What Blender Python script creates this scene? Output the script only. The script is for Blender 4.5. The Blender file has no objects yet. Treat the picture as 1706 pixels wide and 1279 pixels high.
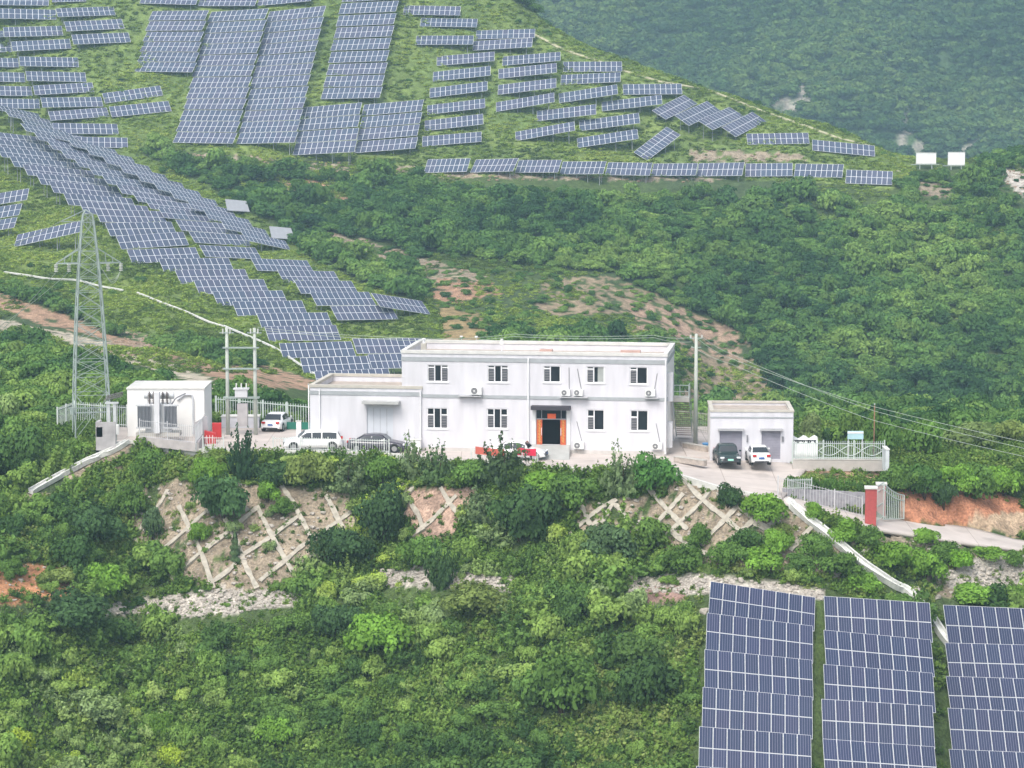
import bpy, math, random
import numpy as np
from mathutils import Matrix, Vector
R = math.radians
random.seed(7); RNG = np.random.default_rng(11)

# ------------------------------------------------------------------ camera
W_PX, H_PX, FPX = 1706.0, 1279.0, 4200.0
CX, CY = W_PX/2, H_PX/2
THETA = R(6.7); HC = 28.8
ct, st = math.cos(THETA), math.sin(THETA)
scene = bpy.context.scene
cam_d = bpy.data.cameras.new('camera'); cam = bpy.data.objects.new('camera', cam_d)
scene.collection.objects.link(cam); scene.camera = cam
cam.location = (0, 0, HC); cam.rotation_euler = (R(90)-THETA, 0, 0)
cam_d.sensor_width = 36; cam_d.lens = 36*FPX/W_PX
cam_d.clip_start = 1; cam_d.clip_end = 6000

# ------------------------------------------------------------------ world, sun, exposure (bright overcast)
SUN_EL, SUN_AZ = 54, 205          # azimuth measured clockwise from +Y (the view direction)
w = bpy.data.worlds.new('World'); scene.world = w; w.use_nodes = True
nt = w.node_tree; nt.nodes.clear()
sky = nt.nodes.new('ShaderNodeTexSky'); sky.sky_type = 'NISHITA'; sky.sun_disc = False
sky.sun_elevation = R(SUN_EL); sky.sun_rotation = R(SUN_AZ)
sky.air_density = 1.0; sky.dust_density = 6.0; sky.ozone_density = 1.0; sky.altitude = 500
hs = nt.nodes.new('ShaderNodeHueSaturation'); hs.inputs['Saturation'].default_value = 0.45
bg = nt.nodes.new('ShaderNodeBackground'); bg.inputs[1].default_value = 0.15
wo = nt.nodes.new('ShaderNodeOutputWorld')
nt.links.new(sky.outputs[0], hs.inputs['Color']); nt.links.new(hs.outputs[0], bg.inputs[0]); nt.links.new(bg.outputs[0], wo.inputs[0])
sun_d = bpy.data.lights.new('sun', 'SUN'); sun = bpy.data.objects.new('sun', sun_d)
scene.collection.objects.link(sun)
sun_d.energy = 1.25; sun_d.angle = R(25); sun_d.color = (1.0, 0.96, 0.9)
az, el = R(SUN_AZ), R(SUN_EL)
sd = Vector((math.sin(az)*math.cos(el), math.cos(az)*math.cos(el), math.sin(el)))
sun.rotation_euler = sd.to_track_quat('Z', 'Y').to_euler()
scene.view_settings.view_transform = 'Standard'; scene.view_settings.look = 'None'
scene.view_settings.exposure = 0.85; scene.view_settings.gamma = 1.0
scene.cycles.max_bounces = 5; scene.cycles.diffuse_bounces = 3; scene.cycles.glossy_bounces = 2
scene.cycles.transmission_bounces = 2; scene.cycles.transparent_max_bounces = 4; scene.cycles.volume_bounces = 1

# ------------------------------------------------------------------ pixel <-> world helpers
def Tv(v):
    B = (CY-v)/FPX
    return (st - B*ct)/(ct + B*st)
def unproj(u, v, y):
    A = (u-CX)/FPX; B = (CY-v)/FPX
    k = y/(ct + B*st)
    return (A*k, y, HC + k*(-st + B*ct))
def on_z(u, v, z=0.0):
    return Vector(unproj(u, v, (HC-z)/Tv(v)))
def project(x, y, z):
    t = y*ct - (z-HC)*st; b = y*st + (z-HC)*ct
    return CX + FPX*x/t, CY - FPX*b/t, t

# ------------------------------------------------------------------ noise (numpy)
_lat = RNG.random((256, 256))
def vnoise(x, y):
    x = np.asarray(x, float); y = np.asarray(y, float)
    xi = np.floor(x).astype(int); yi = np.floor(y).astype(int)
    fx = x-xi; fy = y-yi; fx = fx*fx*(3-2*fx); fy = fy*fy*(3-2*fy)
    a = _lat[xi & 255, yi & 255]; b = _lat[(xi+1) & 255, yi & 255]
    c = _lat[xi & 255, (yi+1) & 255]; d = _lat[(xi+1) & 255, (yi+1) & 255]
    return (a*(1-fx)+b*fx)*(1-fy) + (c*(1-fx)+d*fx)*fy
def fbm(x, y, o=4):
    s = 0; amp = 0.5; n = 0
    for i in range(o):
        s = s + amp*vnoise(x*2**i+17.3*i, y*2**i+5.1*i); n += amp; amp *= 0.5
    return s/n
def in_poly(u, v, poly):
    u = np.asarray(u, float); v = np.asarray(v, float)
    r = np.zeros(u.shape, bool); n = len(poly)
    for i in range(n):
        x1, y1 = poly[i]; x2, y2 = poly[(i+1) % n]
        c = ((y1 > v) != (y2 > v))
        with np.errstate(divide='ignore', invalid='ignore'):
            r ^= c & (u < (x2-x1)*(v-y1)/((y2-y1) if y2 != y1 else 1e-9)+x1)
    return r

# ------------------------------------------------------------------ the terrain as one height field over (azimuth, distance)
EDGE = [(165,742,0),(220,738,0),(335,752,0),(430,754,0),(500,754,0),(640,758,0),(760,770,0),(870,780,0),(1000,785,0),
        (1080,787,0),(1135,795,-.1),(1200,815,-.6),(1255,826,-1.0),(1300,835,-1.4)]
ROAD_LO = [(1300,835,-1.4),(1370,859,-2.3),(1440,878,-3.2),(1517,890,-4.1),(1611,904,-5.0),(1706,916,-5.9),(1860,942,-7.4)]
ROAD_HI = [(1306,824,-1.3),(1370,840,-2.3),(1440,857,-3.2),(1508,863,-4.0),(1618,878,-4.95),(1690,897,-5.8),(1860,925,-7.3)]
def edge_at(u):
    E = EDGE + ROAD_LO[1:]
    us = [e[0] for e in E]
    v = np.interp(u, us, [e[1] for e in E]); z = np.interp(u, us, [e[2] for e in E])
    return (HC-z)/Tv(v), z
LEDGE = [(0,990),(200,1012),(340,1000),(480,992),(640,966),(850,970),(1060,975),(1200,978),(1400,990),(1600,985),(1706,975),(2000,975)]
def near_profile(u):
    if u <= -300: return [(140,-34),(172,-17.5),(182.5,-8.4),(186,-7.4),(195,-3.5),(207,-.8),(215,-.4)]
    if u <= 0: return [(140,-34),(172,-17.5),(182.5,-8.2),(186,-6.7),(195,-2.9),(207,-.55),(215,-.4)]
    if u <= 120: return [(140,-34),(173.5,-19),(184.5,-9.0),(187,-8.4),(199,-2.3),(207,-.3),(215,0)]
    ye, ze = edge_at(u)
    vl = np.interp(u, [a[0] for a in LEDGE], [a[1] for a in LEDGE]); T = Tv(vl); s = .80
    yl = (HC-ze+s*ye)/(T+s); zl = HC-T*yl
    p = [(140, zl-24), (yl-15, zl-9.6), (yl-2.2, zl-.35), (yl, zl), (ye-.8, ze-.25), (ye-.1, ze-.05), (ye, ze)]
    if u < 1290: p += [(215, 0)]
    elif u < 1340: p += [(189,-1.2),(194,-.3),(215,0)]
    elif u < 1400: p += [(187.3,-2.3),(187.7,-1.3),(196,-.4),(215,-.3)]
    elif u < 1480: p += [(188,-3.2),(188.4,-1.7),(197,-.5),(215,-.6)]
    elif u < 1560: p += [(189.6,-4),(190.6,-2.0),(200,-1.3),(215,-1.2)]
    elif u < 1660: p += [(192.2,-4.95),(193.2,-2.6),(202,-1.6),(215,-1.4)]
    elif u < 1750: p += [(193,-5.8),(196,-4.2),(203,-2),(215,-1.5)]
    else: p += [(195,-7.3),(199,-5),(215,-2)]
    return p
V = lambda v, y: (y, HC-Tv(v)*y)
hill = lambda: [V(300,432),V(200,465),V(100,486),V(0,504),V(-100,521),V(-170,534)]
FARP = {
 -300: [(215,-.4),V(650,240),V(600,290),V(520,340),V(450,370),V(400,390)]+hill(),
 0:    [(215,-.4),V(650,240),V(600,290),V(520,340),V(450,370),V(400,390)]+hill(),
 250:  [(215,0),V(650,240),V(610,290),V(570,325),V(520,345),V(450,372),V(400,390)]+hill(),
 420:  [(215,0),V(680,230),V(640,262),V(600,315),V(560,335),V(500,362),V(450,382),V(400,400),V(300,436)]+hill()[1:],
 600:  [(215,0),(250,-6),V(620,318),V(560,343),V(500,368),V(450,390),V(400,408),V(300,440),V(250,455)]+hill()[1:],
 850:  [(215,0),(250,-6),V(575,325),V(500,368),V(450,392),V(400,410),V(300,440),V(250,456),V(200,469),V(100,489),V(0,508),V(-18,512)],
 1000: [(215,0),(250,-8),V(580,335),V(500,380),V(400,415),V(300,445),V(250,458),V(200,471),V(100,490),V(75,495)],
 1100: [(215,0),(245,-8),V(640,335),V(500,388),V(400,418),V(300,446),V(250,459),V(200,472),V(112,490)],
 1200: [(215,0),(235,-6),V(700,345),V(600,372),V(500,398),V(400,423),V(300,448),V(250,461),V(200,474),V(150,485)],
 1400: [(215,-.3),(235,-4),V(700,350),V(600,374),V(500,399),V(400,423),V(300,448),V(250,463),V(205,473)],
 1500: [(215,-1.2),(235,-3.5),V(700,350),V(600,374),V(500,399),V(400,423),V(300,448),V(248,463)],
 1706: [(215,-1.5),(235,-3.5),V(700,350),V(600,374),V(500,399),V(400,423),V(300,448),V(262,460)],
 2000: [(215,-2),(235,-3.5),V(700,350),V(600,374),V(500,399),V(400,423),V(300,448),V(262,460)],
}
GU = np.concatenate([np.arange(-700, 2400, 5.0), [2400, 2700, 3200]])
GU = np.concatenate([[-1500, -1000], GU])
GY = np.concatenate([np.arange(100, 140, 2.0), np.arange(140, 235, 0.4), np.arange(235, 545, 0.8), np.arange(545, 905, 6.0)])
def build_field():
    nu = [-300,0,120,200,250,335,430,500,640,760,870,1000,1080,1135,1200,1255,1300,1350,1370,1440,1511,1611,1706,2000]
    near = np.array([np.interp(GY, *zip(*([(90,-48)]+near_profile(u)+[(1000, 0)]))) for u in nu])
    fu = sorted(FARP); far = []
    for u in fu:
        p = FARP[u]; yr, zr = p[-1]
        p = p + [(yr+12, zr-2.5), (yr+60, zr-28), (700,-30), (1000,-30)]
        far.append(np.interp(GY, *zip(*p)))
    far = np.array(far)
    Zn = np.array([np.interp(GU, nu, near[:, j]) for j in range(len(GY))]).T
    Zf = np.array([np.interp(GU, fu, far[:, j]) for j in range(len(GY))]).T
    def blur(Z, k, ax):
        ker = np.ones(k)/k; pad = k//2
        Zp = np.pad(Z, [(pad, pad) if i == ax else (0, 0) for i in (0, 1)], mode='edge')
        return np.apply_along_axis(lambda r: np.convolve(r, ker, 'valid'), ax, Zp)
    Zb = Zf
    for _ in range(2): Zb = blur(blur(Zb, 11, 1), 9, 0)
    wf = np.clip((GY-222)/10, 0, 1)[None, :]
    Zf = Zf*(1-wf)+Zb*wf
    Z = np.where(GY[None, :] < 215, Zn, Zf)
    Y = np.broadcast_to(GY[None, :], Z.shape); X = ((GU-CX)/FPX)[:, None]*Y
    far_w = np.clip((Y-225)/60, 0, 1)
    Z = Z + far_w*((fbm(X/26, Y/26, 4)-.5)*3.0 + (fbm(X/7+9, Y/7, 3)-.5)*.8)
    inplat = (Y > 178) & (Y < 222)
    near_w = np.where(inplat, 0, np.clip((225-Y)/10, 0, 1))
    ed = np.array([edge_at(u)[0] if 150 < u < 1880 else 207 for u in GU])[:, None]
    slope_w = np.clip((ed-1.0-Y)/2, 0, 1)
    Z = Z + slope_w*((fbm(X/4+3, Y/4, 4)-.5)*0.8)
    return X, Y, Z
FX, FY, FZ = build_field()
FA = (GU-CX)/FPX
def hgt(x, y):
    x = np.asarray(x, float); y = np.asarray(y, float)
    a = x/y
    i = np.clip(np.searchsorted(FA, a)-1, 0, len(FA)-2); j = np.clip(np.searchsorted(GY, y)-1, 0, len(GY)-2)
    fa = np.clip((a-FA[i])/(FA[i+1]-FA[i]), 0, 1); fy = np.clip((y-GY[j])/(GY[j+1]-GY[j]), 0, 1)
    return (FZ[i, j]*(1-fa)+FZ[i+1, j]*fa)*(1-fy)+(FZ[i, j+1]*(1-fa)+FZ[i+1, j+1]*fa)*fy
def cast(u, v, y0=140, y1=560, up=0.0):
    ys = np.arange(y0, y1, 0.25)
    A = (u-CX)/FPX; B = (CY-v)/FPX; k = ys/(ct+B*st)
    xs = A*k; zs = HC+k*(-st+B*ct)
    hit = np.nonzero(zs <= hgt(xs, ys)+up)[0]
    if len(hit) == 0: return None
    i = hit[0]
    return Vector((xs[i], ys[i], zs[i]))

# ------------------------------------------------------------------ mesh helpers
COL = scene.collection
def tag(o, label=None, cat=None, group=None, kind=None):
    if label: o['label'] = label
    if cat: o['category'] = cat
    if group: o['group'] = group
    if kind: o['kind'] = kind
    return o
def empty(name, loc=(0,0,0), rz=0.0, label=None, cat=None, group=None):
    o = bpy.data.objects.new(name, None); COL.objects.link(o); o.location = loc; o.rotation_euler = (0,0,rz)
    o.empty_display_size = .2
    return tag(o, label, cat, group)
class MB:
    def __init__(s): s.v = []; s.f = []
    def add(s, vs, fs):
        n = len(s.v); s.v += [tuple(p) for p in vs]; s.f += [tuple(i+n for i in f) for f in fs]; return s
    def box(s, x0, x1, y0, y1, z0, z1):
        return s.add([(x0,y0,z0),(x1,y0,z0),(x1,y1,z0),(x0,y1,z0),(x0,y0,z1),(x1,y0,z1),(x1,y1,z1),(x0,y1,z1)],
                     [(0,3,2,1),(4,5,6,7),(0,1,5,4),(1,2,6,5),(2,3,7,6),(3,0,4,7)])
    def bar(s, p, q, w, h=None, up=(0,0,1)):
        p = Vector(p); q = Vector(q); d = (q-p)
        if d.length < 1e-6: return s
        d.normalize(); h = w if h is None else h
        a = d.cross(Vector(up))
        if a.length < 1e-3: a = d.cross(Vector((0,1,0)))
        a.normalize(); b = a.cross(d).normalized()
        vs = [c + a*(w/2)*i + b*(h/2)*j for c in (p, q) for i, j in ((-1,-1),(1,-1),(1,1),(-1,1))]
        return s.add(vs, [(0,1,2,3),(7,6,5,4),(0,4,5,1),(1,5,6,2),(2,6,7,3),(3,7,4,0)])
    def tube(s, pts, r, n=8, r2=None, caps=True):
        pts = [Vector(p) for p in pts]; base = len(s.v); N = len(pts)
        for i, p in enumerate(pts):
            d = (pts[min(i+1, N-1)]-pts[max(i-1, 0)]).normalized()
            a = d.cross(Vector((0,0,1)))
            if a.length < 1e-2: a = d.cross(Vector((0,1,0)))
            a.normalize(); b = a.cross(d)
            rr = r if r2 is None else r+(r2-r)*i/(N-1)
            s.v += [tuple(p+a*rr*math.cos(2*math.pi*k/n)+b*rr*math.sin(2*math.pi*k/n)) for k in range(n)]
        for i in range(N-1):
            for k in range(n):
                k2 = (k+1) % n; o = base+i*n
                s.f.append((o+k, o+k2, o+n+k2, o+n+k))
        if caps:
            s.f.append(tuple(base+k for k in range(n))[::-1]); s.f.append(tuple(base+(N-1)*n+k for k in range(n)))
        return s
    def disc(s, c, ax, r, h, n=20):          # a short cylinder of height h along ax
        c = Vector(c); ax = Vector(ax).normalized()
        return s.tube([c-ax*h/2, c+ax*h/2], r, n)
    def prism(s, poly, y0, y1):              # polygon in xz, extruded in y
        n = len(poly)
        vs = [(x, y0, z) for x, z in poly]+[(x, y1, z) for x, z in poly]
        fs = [tuple(range(n)), tuple(range(2*n-1, n-1, -1))]+[(i, n+i, n+(i+1) % n, (i+1) % n) for i in range(n)]
        return s.add(vs, fs)
    def build(s, name, mat, parent=None, smooth=False, bevel=0):
        me = bpy.data.meshes.new(name); me.from_pydata(s.v, [], s.f); me.materials.append(mat)
        me.validate()
        if smooth: me.shade_smooth()
        o = bpy.data.objects.new(name, me); COL.objects.link(o)
        if parent: o.parent = parent
        if bevel:
            b = o.modifiers.new('bevel', 'BEVEL'); b.width = bevel; b.segments = 2; b.limit_method = 'ANGLE'; b.angle_limit = R(35)
        return o
def np_mesh(name, V, F, mat=None):           # V (n,3) float, F (m,4) int
    me = bpy.data.meshes.new(name)
    me.vertices.add(len(V)); me.vertices.foreach_set('co', np.asarray(V, np.float32).ravel())
    F = np.asarray(F, np.int32); k = F.shape[1]
    me.loops.add(F.size); me.loops.foreach_set('vertex_index', F.ravel())
    me.polygons.add(len(F)); me.polygons.foreach_set('loop_start', np.arange(0, F.size, k, dtype=np.int32))
    me.update(calc_edges=True)
    if mat: me.materials.append(mat)
    return me

# ------------------------------------------------------------------ materials
_m = {}
def mat(name, col, rough=.7, metal=0.0, var=.12, vscale=1.5, spec=.4, bump=0.0, streak=False):
    if name in _m: return _m[name]
    m = bpy.data.materials.new(name); m.use_nodes = True; n = m.node_tree; P = n.nodes['Principled BSDF']
    P.inputs['Roughness'].default_value = rough; P.inputs['Metallic'].default_value = metal
    P.inputs['Specular IOR Level'].default_value = spec
    tc = n.nodes.new('ShaderNodeTexCoord'); mp = n.nodes.new('ShaderNodeMapping')
    if streak: mp.inputs['Scale'].default_value = (1, 1, .18)
    nz = n.nodes.new('ShaderNodeTexNoise'); nz.inputs['Scale'].default_value = vscale; nz.inputs['Detail'].default_value = 6
    n.links.new(tc.outputs['Object'], mp.inputs[0]); n.links.new(mp.outputs[0], nz.inputs['Vector'])
    rp = n.nodes.new('ShaderNodeMapRange'); rp.inputs['From Min'].default_value = .3; rp.inputs['From Max'].default_value = .7
    rp.inputs['To Min'].default_value = 1-var; rp.inputs['To Max'].default_value = 1+var*.6
    n.links.new(nz.outputs[0], rp.inputs[0])
    mx = n.nodes.new('ShaderNodeVectorMath'); mx.operation = 'SCALE'; mx.inputs[0].default_value = col[:3]
    n.links.new(rp.outputs[0], mx.inputs['Scale']); n.links.new(mx.outputs[0], P.inputs['Base Color'])
    if bump:
        b = n.nodes.new('ShaderNodeBump'); b.inputs['Strength'].default_value = bump; b.inputs['Distance'].default_value = .05
        n.links.new(nz.outputs[0], b.inputs['Height']); n.links.new(b.outputs[0], P.inputs['Normal'])
    _m[name] = m; return m
white_wall = mat('white_wall', (.63,.62,.65), .85, var=.10, vscale=1.6, streak=True)
cream_wall = mat('cream_wall', (.72,.70,.67), .9, var=.08, streak=True)
grey_band = mat('grey_band', (.36,.38,.39), .85)
roof_deck = mat('roof_deck', (.42,.36,.31), .95, var=.2)
parapet_m = mat('parapet', (.50,.47,.41), .9, var=.15)
frame_w = mat('frame_white', (.75,.75,.76), .5, var=.03)
glass_dark = mat('glass_dark', (.02,.025,.03), .08, var=.3, spec=.6)
louver_m = mat('louver', (.20,.20,.215), .6)
dark_m = mat('dark_interior', (.025,.025,.03), .8)
red_paper = mat('red_paper', (.55,.11,.04), .7, var=.25, vscale=6)
black_m = mat('black_metal', (.045,.045,.05), .5)
ac_m = mat('ac_white', (.72,.72,.70), .5, var=.04)
ac_fan = mat('ac_fan', (.13,.13,.14), .6)
galv = mat('galvanised', (.42,.47,.45), .5, metal=.2, var=.1)
galv_g = mat('tower_paint', (.31,.37,.34), .55, var=.12)
conc = mat('concrete', (.46,.44,.40), .9, var=.15, vscale=2, bump=.3)
conc_pole = mat('concrete_pole', (.44,.47,.42), .9, var=.12)
kerb_m = mat('kerb_white', (.62,.61,.57), .85, var=.15, vscale=2)

drain_m = mat('drain_concrete', (.66,.66,.62), .85, var=.2, vscale=3)
red_m = mat('red_paint', (.50,.03,.03), .5, var=.1)
brick_red = mat('red_tile', (.40,.075,.07), .6, var=.15, vscale=5)
fence_m = mat('fence_white', (.62,.66,.63), .5, var=.05)
fence_g = mat('fence_grey_green', (.50,.56,.52), .5, var=.05)
trans_m = mat('transformer_grey', (.55,.56,.57), .5, var=.06)
rad_m = mat('radiator', (.19,.20,.22), .6)
shutter_m = mat('shutter', (.30,.29,.34), .6)
tyre_m = mat('tyre', (.02,.02,.02), .9)
rim_m = mat('rim', (.45,.45,.46), .35, metal=.6)
wire_m = mat('wire', (.36,.42,.36), .6)
bark_m = mat('bark', (.09,.065,.045), .95, var=.3)
tarp_m = mat('tarpaulin', (.68,.70,.68), .7, var=.08)
stone_m = mat('pale_stone', (.43,.39,.34), .95, var=.3, vscale=2.5, bump=.4)
blue_m = mat('blue_plastic', (.08,.25,.5), .5)
green_net = mat('green_sheet', (.02,.16,.11), .7)

def slab_mat(name, col, bw=4.0, bh=3.2):
    m = mat(name, col, .9, var=.12, vscale=.6); n = m.node_tree; P = n.nodes['Principled BSDF']
    src = P.inputs['Base Color'].links[0].from_socket; g = n.nodes.new('ShaderNodeNewGeometry')
    br = n.nodes.new('ShaderNodeTexBrick'); br.offset = 0; br.inputs['Color1'].default_value = (1,1,1,1); br.inputs['Color2'].default_value = (.93,.93,.93,1); br.inputs['Mortar'].default_value = (.62,.60,.58,1)
    br.inputs['Scale'].default_value = 1; br.inputs['Mortar Size'].default_value = .03; br.inputs['Brick Width'].default_value = bw; br.inputs['Row Height'].default_value = bh
    n.links.new(g.outputs['Position'], br.inputs['Vector']); mx = n.nodes.new('ShaderNodeVectorMath'); mx.operation = 'MULTIPLY'
    n.links.new(src, mx.inputs[0]); n.links.new(br.outputs[0], mx.inputs[1])
    nz = n.nodes.new('ShaderNodeTexNoise'); nz.inputs['Scale'].default_value = .45; nz.inputs['Detail'].default_value = 7; n.links.new(g.outputs['Position'], nz.inputs['Vector'])
    rp = n.nodes.new('ShaderNodeMapRange'); rp.inputs['From Min'].default_value = .58; rp.inputs['From Max'].default_value = .70; rp.inputs['To Min'].default_value = 1; rp.inputs['To Max'].default_value = .78; n.links.new(nz.outputs[0], rp.inputs[0])
    m2 = n.nodes.new('ShaderNodeVectorMath'); m2.operation = 'SCALE'; n.links.new(mx.outputs[0], m2.inputs[0]); n.links.new(rp.outputs[0], m2.inputs['Scale']); n.links.new(m2.outputs[0], P.inputs['Base Color']); return m
def ground_mat(name, sx=1.0):
    m = bpy.data.materials.new(name); m.use_nodes = True; n = m.node_tree; P = n.nodes['Principled BSDF']
    P.inputs['Roughness'].default_value = .95; P.inputs['Specular IOR Level'].default_value = .15
    at = n.nodes.new('ShaderNodeAttribute'); at.attribute_name = 'gcol'
    g = n.nodes.new('ShaderNodeNewGeometry')
    out = at.outputs['Color']
    for sc, lo, hi in ((.9*sx, .72, 1.3), (5*sx, .7, 1.32)):
        nz = n.nodes.new('ShaderNodeTexNoise'); nz.inputs['Scale'].default_value = sc; nz.inputs['Detail'].default_value = 5
        n.links.new(g.outputs['Position'], nz.inputs['Vector'])
        rp = n.nodes.new('ShaderNodeMapRange'); rp.inputs['From Min'].default_value = .33; rp.inputs['From Max'].default_value = .67
        rp.inputs['To Min'].default_value = lo; rp.inputs['To Max'].default_value = hi
        n.links.new(nz.outputs[0], rp.inputs[0])
        mx = n.nodes.new('ShaderNodeVectorMath'); mx.operation = 'SCALE'
        n.links.new(out, mx.inputs[0]); n.links.new(rp.outputs[0], mx.inputs['Scale']); out = mx.outputs[0]
    n.links.new(out, P.inputs['Base Color'])
    b = n.nodes.new('ShaderNodeBump'); b.inputs['Strength'].default_value = .8; b.inputs['Distance'].default_value = .25/sx
    n.links.new(nz.outputs[0], b.inputs['Height']); n.links.new(b.outputs[0], P.inputs['Normal'])
    return m
ground_m = ground_mat('hillside_ground'); mount_m = ground_mat('mountain_ground', .15)

yard_m = slab_mat('yard_concrete', (.52,.46,.42))
# ------------------------------------------------------------------ ground colour masks (polygons as seen on the slopes)
GREEN = (.10,.15,.045); DGREEN = (.06,.09,.035); REDSOIL = (.33,.20,.13); TAN = (.275,.225,.165); PALE = (.44,.40,.35); ORANGE = (.38,.19,.10)
DRY = (.25,.195,.13)
HILLG = [(-900,-400),(700,-400),(815,-30),(900,30),(1000,68),(1100,105),(1200,143),(1300,172),(1400,198),(1500,240),(1530,262),(1520,300),(1480,318),(1400,306),
         (1200,298),(900,294),(700,292),(600,268),(430,262),(270,248),(235,255),(345,310),(480,392),(520,432),(600,470),(730,520),(700,560),(560,640),(450,612),(370,600),(290,575),(200,550),(130,528),(60,498),(0,480),(-900,380)]
MASKS = [  # polygon, colour, ymin, ymax, noise threshold
 ([(-200,476),(0,488),(70,508),(140,536),(200,560),(290,584),(370,610),(450,610),(520,630),(520,648),(430,644),(360,632),(300,606),(190,572),(130,552),(60,535),(0,518),(-200,508)], (.33,.215,.145), 235, 480, .37),
 ([(-200,520),(0,530),(120,556),(200,580),(300,612),(380,645),(360,655),(290,628),(190,597),(110,572),(0,545),(-200,535)], (.40,.35,.27), 235, 480, .33),
 ([(280,254),(360,258),(430,262),(520,268),(700,278),(700,290),(430,282),(330,272),(280,264)], TAN, 400, 480, .5),
 ([(450,300),(520,300),(560,320),(600,330),(560,340),(480,322)], REDSOIL, 380, 480, .5),
 ([(1150,252),(1240,248),(1340,258),(1340,268),(1150,268)], TAN, 400, 480, .42),
 ([(700,290),(1200,296),(1200,304),(700,300)], TAN, 400, 480, .5),
 ([(1520,305),(1580,305),(1590,330),(1530,326)], TAN, 400, 480, .42),
 ([(1655,282),(1760,284),(1760,345),(1690,320)], PALE, 400, 480, .3),
 ([(540,385),(620,400),(700,430),(800,455),(830,485),(760,490),(700,462),(600,430),(545,410)], TAN, 330, 470, .44),
 ([(730,465),(820,470),(830,490),(740,505),(720,490)], REDSOIL, 300, 470, .38),
 ([(730,505),(800,520),(830,570),(740,570)], (.27,.20,.10), 300, 470, .3),
 ([(900,470),(1010,455),(1090,490),(1240,560),(1250,600),(1180,600),(1140,560),(1060,560),(1060,520),(930,530),(890,510)], DRY, 300, 470, .47),
 ([(1050,500),(1140,520),(1240,560),(1240,610),(1160,600),(1060,560)], (.31,.215,.155), 300, 470, .48),
 ([(1160,590),(1260,600),(1300,670),(1270,700),(1130,700),(1130,640)], DRY, 300, 470, .4),
 ([(200,812),(330,800),(580,820),(600,880),(500,970),(390,995),(290,960),(225,900)], TAN, 170, 205, .36),
 ([(665,812),(790,812),(760,900),(690,910)], (.36,.25,.19), 170, 205, .3),
 ([(960,830),(1140,830),(1120,905),(960,905)], TAN, 170, 205, .4),
 ([(1110,790),(1240,820),(1420,900),(1400,960),(1110,940)], TAN, 170, 205, .42),
 ([(1440,880),(1600,905),(1706,925),(1760,1010),(1560,990),(1500,930)], TAN, 170, 205, .42),
 ([(1560,960),(1640,925),(1760,930),(1760,975),(1600,990)], PALE, 170, 205, .25),
 ([(165,1010),(340,985),(500,982),(505,1005),(340,1028),(170,1022)], PALE, 165, 205, .2),
 ([(625,950),(700,945),(860,962),(860,985),(640,975)], PALE, 165, 205, .25),
 ([(1030,962),(1180,958),(1370,980),(1370,1000),(1200,992),(1040,985)], PALE, 165, 205, .2),
 ([(1060,975),(1140,975),(1140,1005),(1070,1005)], (.26,.17,.14), 165, 205, .2),
 ([(-300,940),(30,938),(110,945),(130,975),(115,1000),(-300,1010)], ORANGE, 165, 205, .25),
 ([(-100,820),(100,822),(60,840),(-100,850)], TAN, 165, 205, .4),
 ([(1500,815),(1700,815),(1700,885),(1500,868)], (.44,.20,.115), 186, 198, .1),
 ([(1600,858),(1760,850),(1760,900),(1690,895),(1640,882)], (.42,.31,.21), 186, 200, .3),
 ([(1296,770),(1470,770),(1470,800),(1296,800)], (.33,.22,.14), 186, 203, .3),
 ([(60,720),(220,735),(215,775),(110,800)], TAN, 190, 212, .35),
 ([(200,545),(260,560),(240,600),(170,590)], TAN, 300, 400, .55),
]
def paint(X, Y, Z):
    U, Vv, t = project(X, Y, Z)
    n1 = fbm(X/9, Y/9, 4); n2 = fbm(X/2.2+40, Y/2.2, 4); n3 = fbm(X/1.1+80, Y/1.1, 3)
    C = np.zeros(X.shape+(3,)); g = np.array(GREEN); d = np.array(DGREEN)
    hillm = in_poly(U, Vv, HILLG) & (Y > 225)
    k = np.clip((n1-.35)/.3, 0, 1)[..., None]
    C[:] = d*(1-k)*1.0+g*k*.7
    hg = (np.array((.11,.16,.045))*(1-k)+np.array((.17,.225,.06))*k)
    C = np.where(hillm[..., None], hg, C)
    C *= (.75+.5*n2)[..., None]
    for poly, col, ya, yb, th in MASKS:
        du = (n2-.5)*26; dv = (n3-.5)*12+(n1-.5)*10
        m = in_poly(U+du, Vv+dv, poly) & (Y > ya) & (Y < yb)
        m &= (n3*.6+n2*.4) > th
        C = np.where(m[..., None], np.array(col)*(.7+.6*n3)[..., None], C)
    return C

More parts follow.
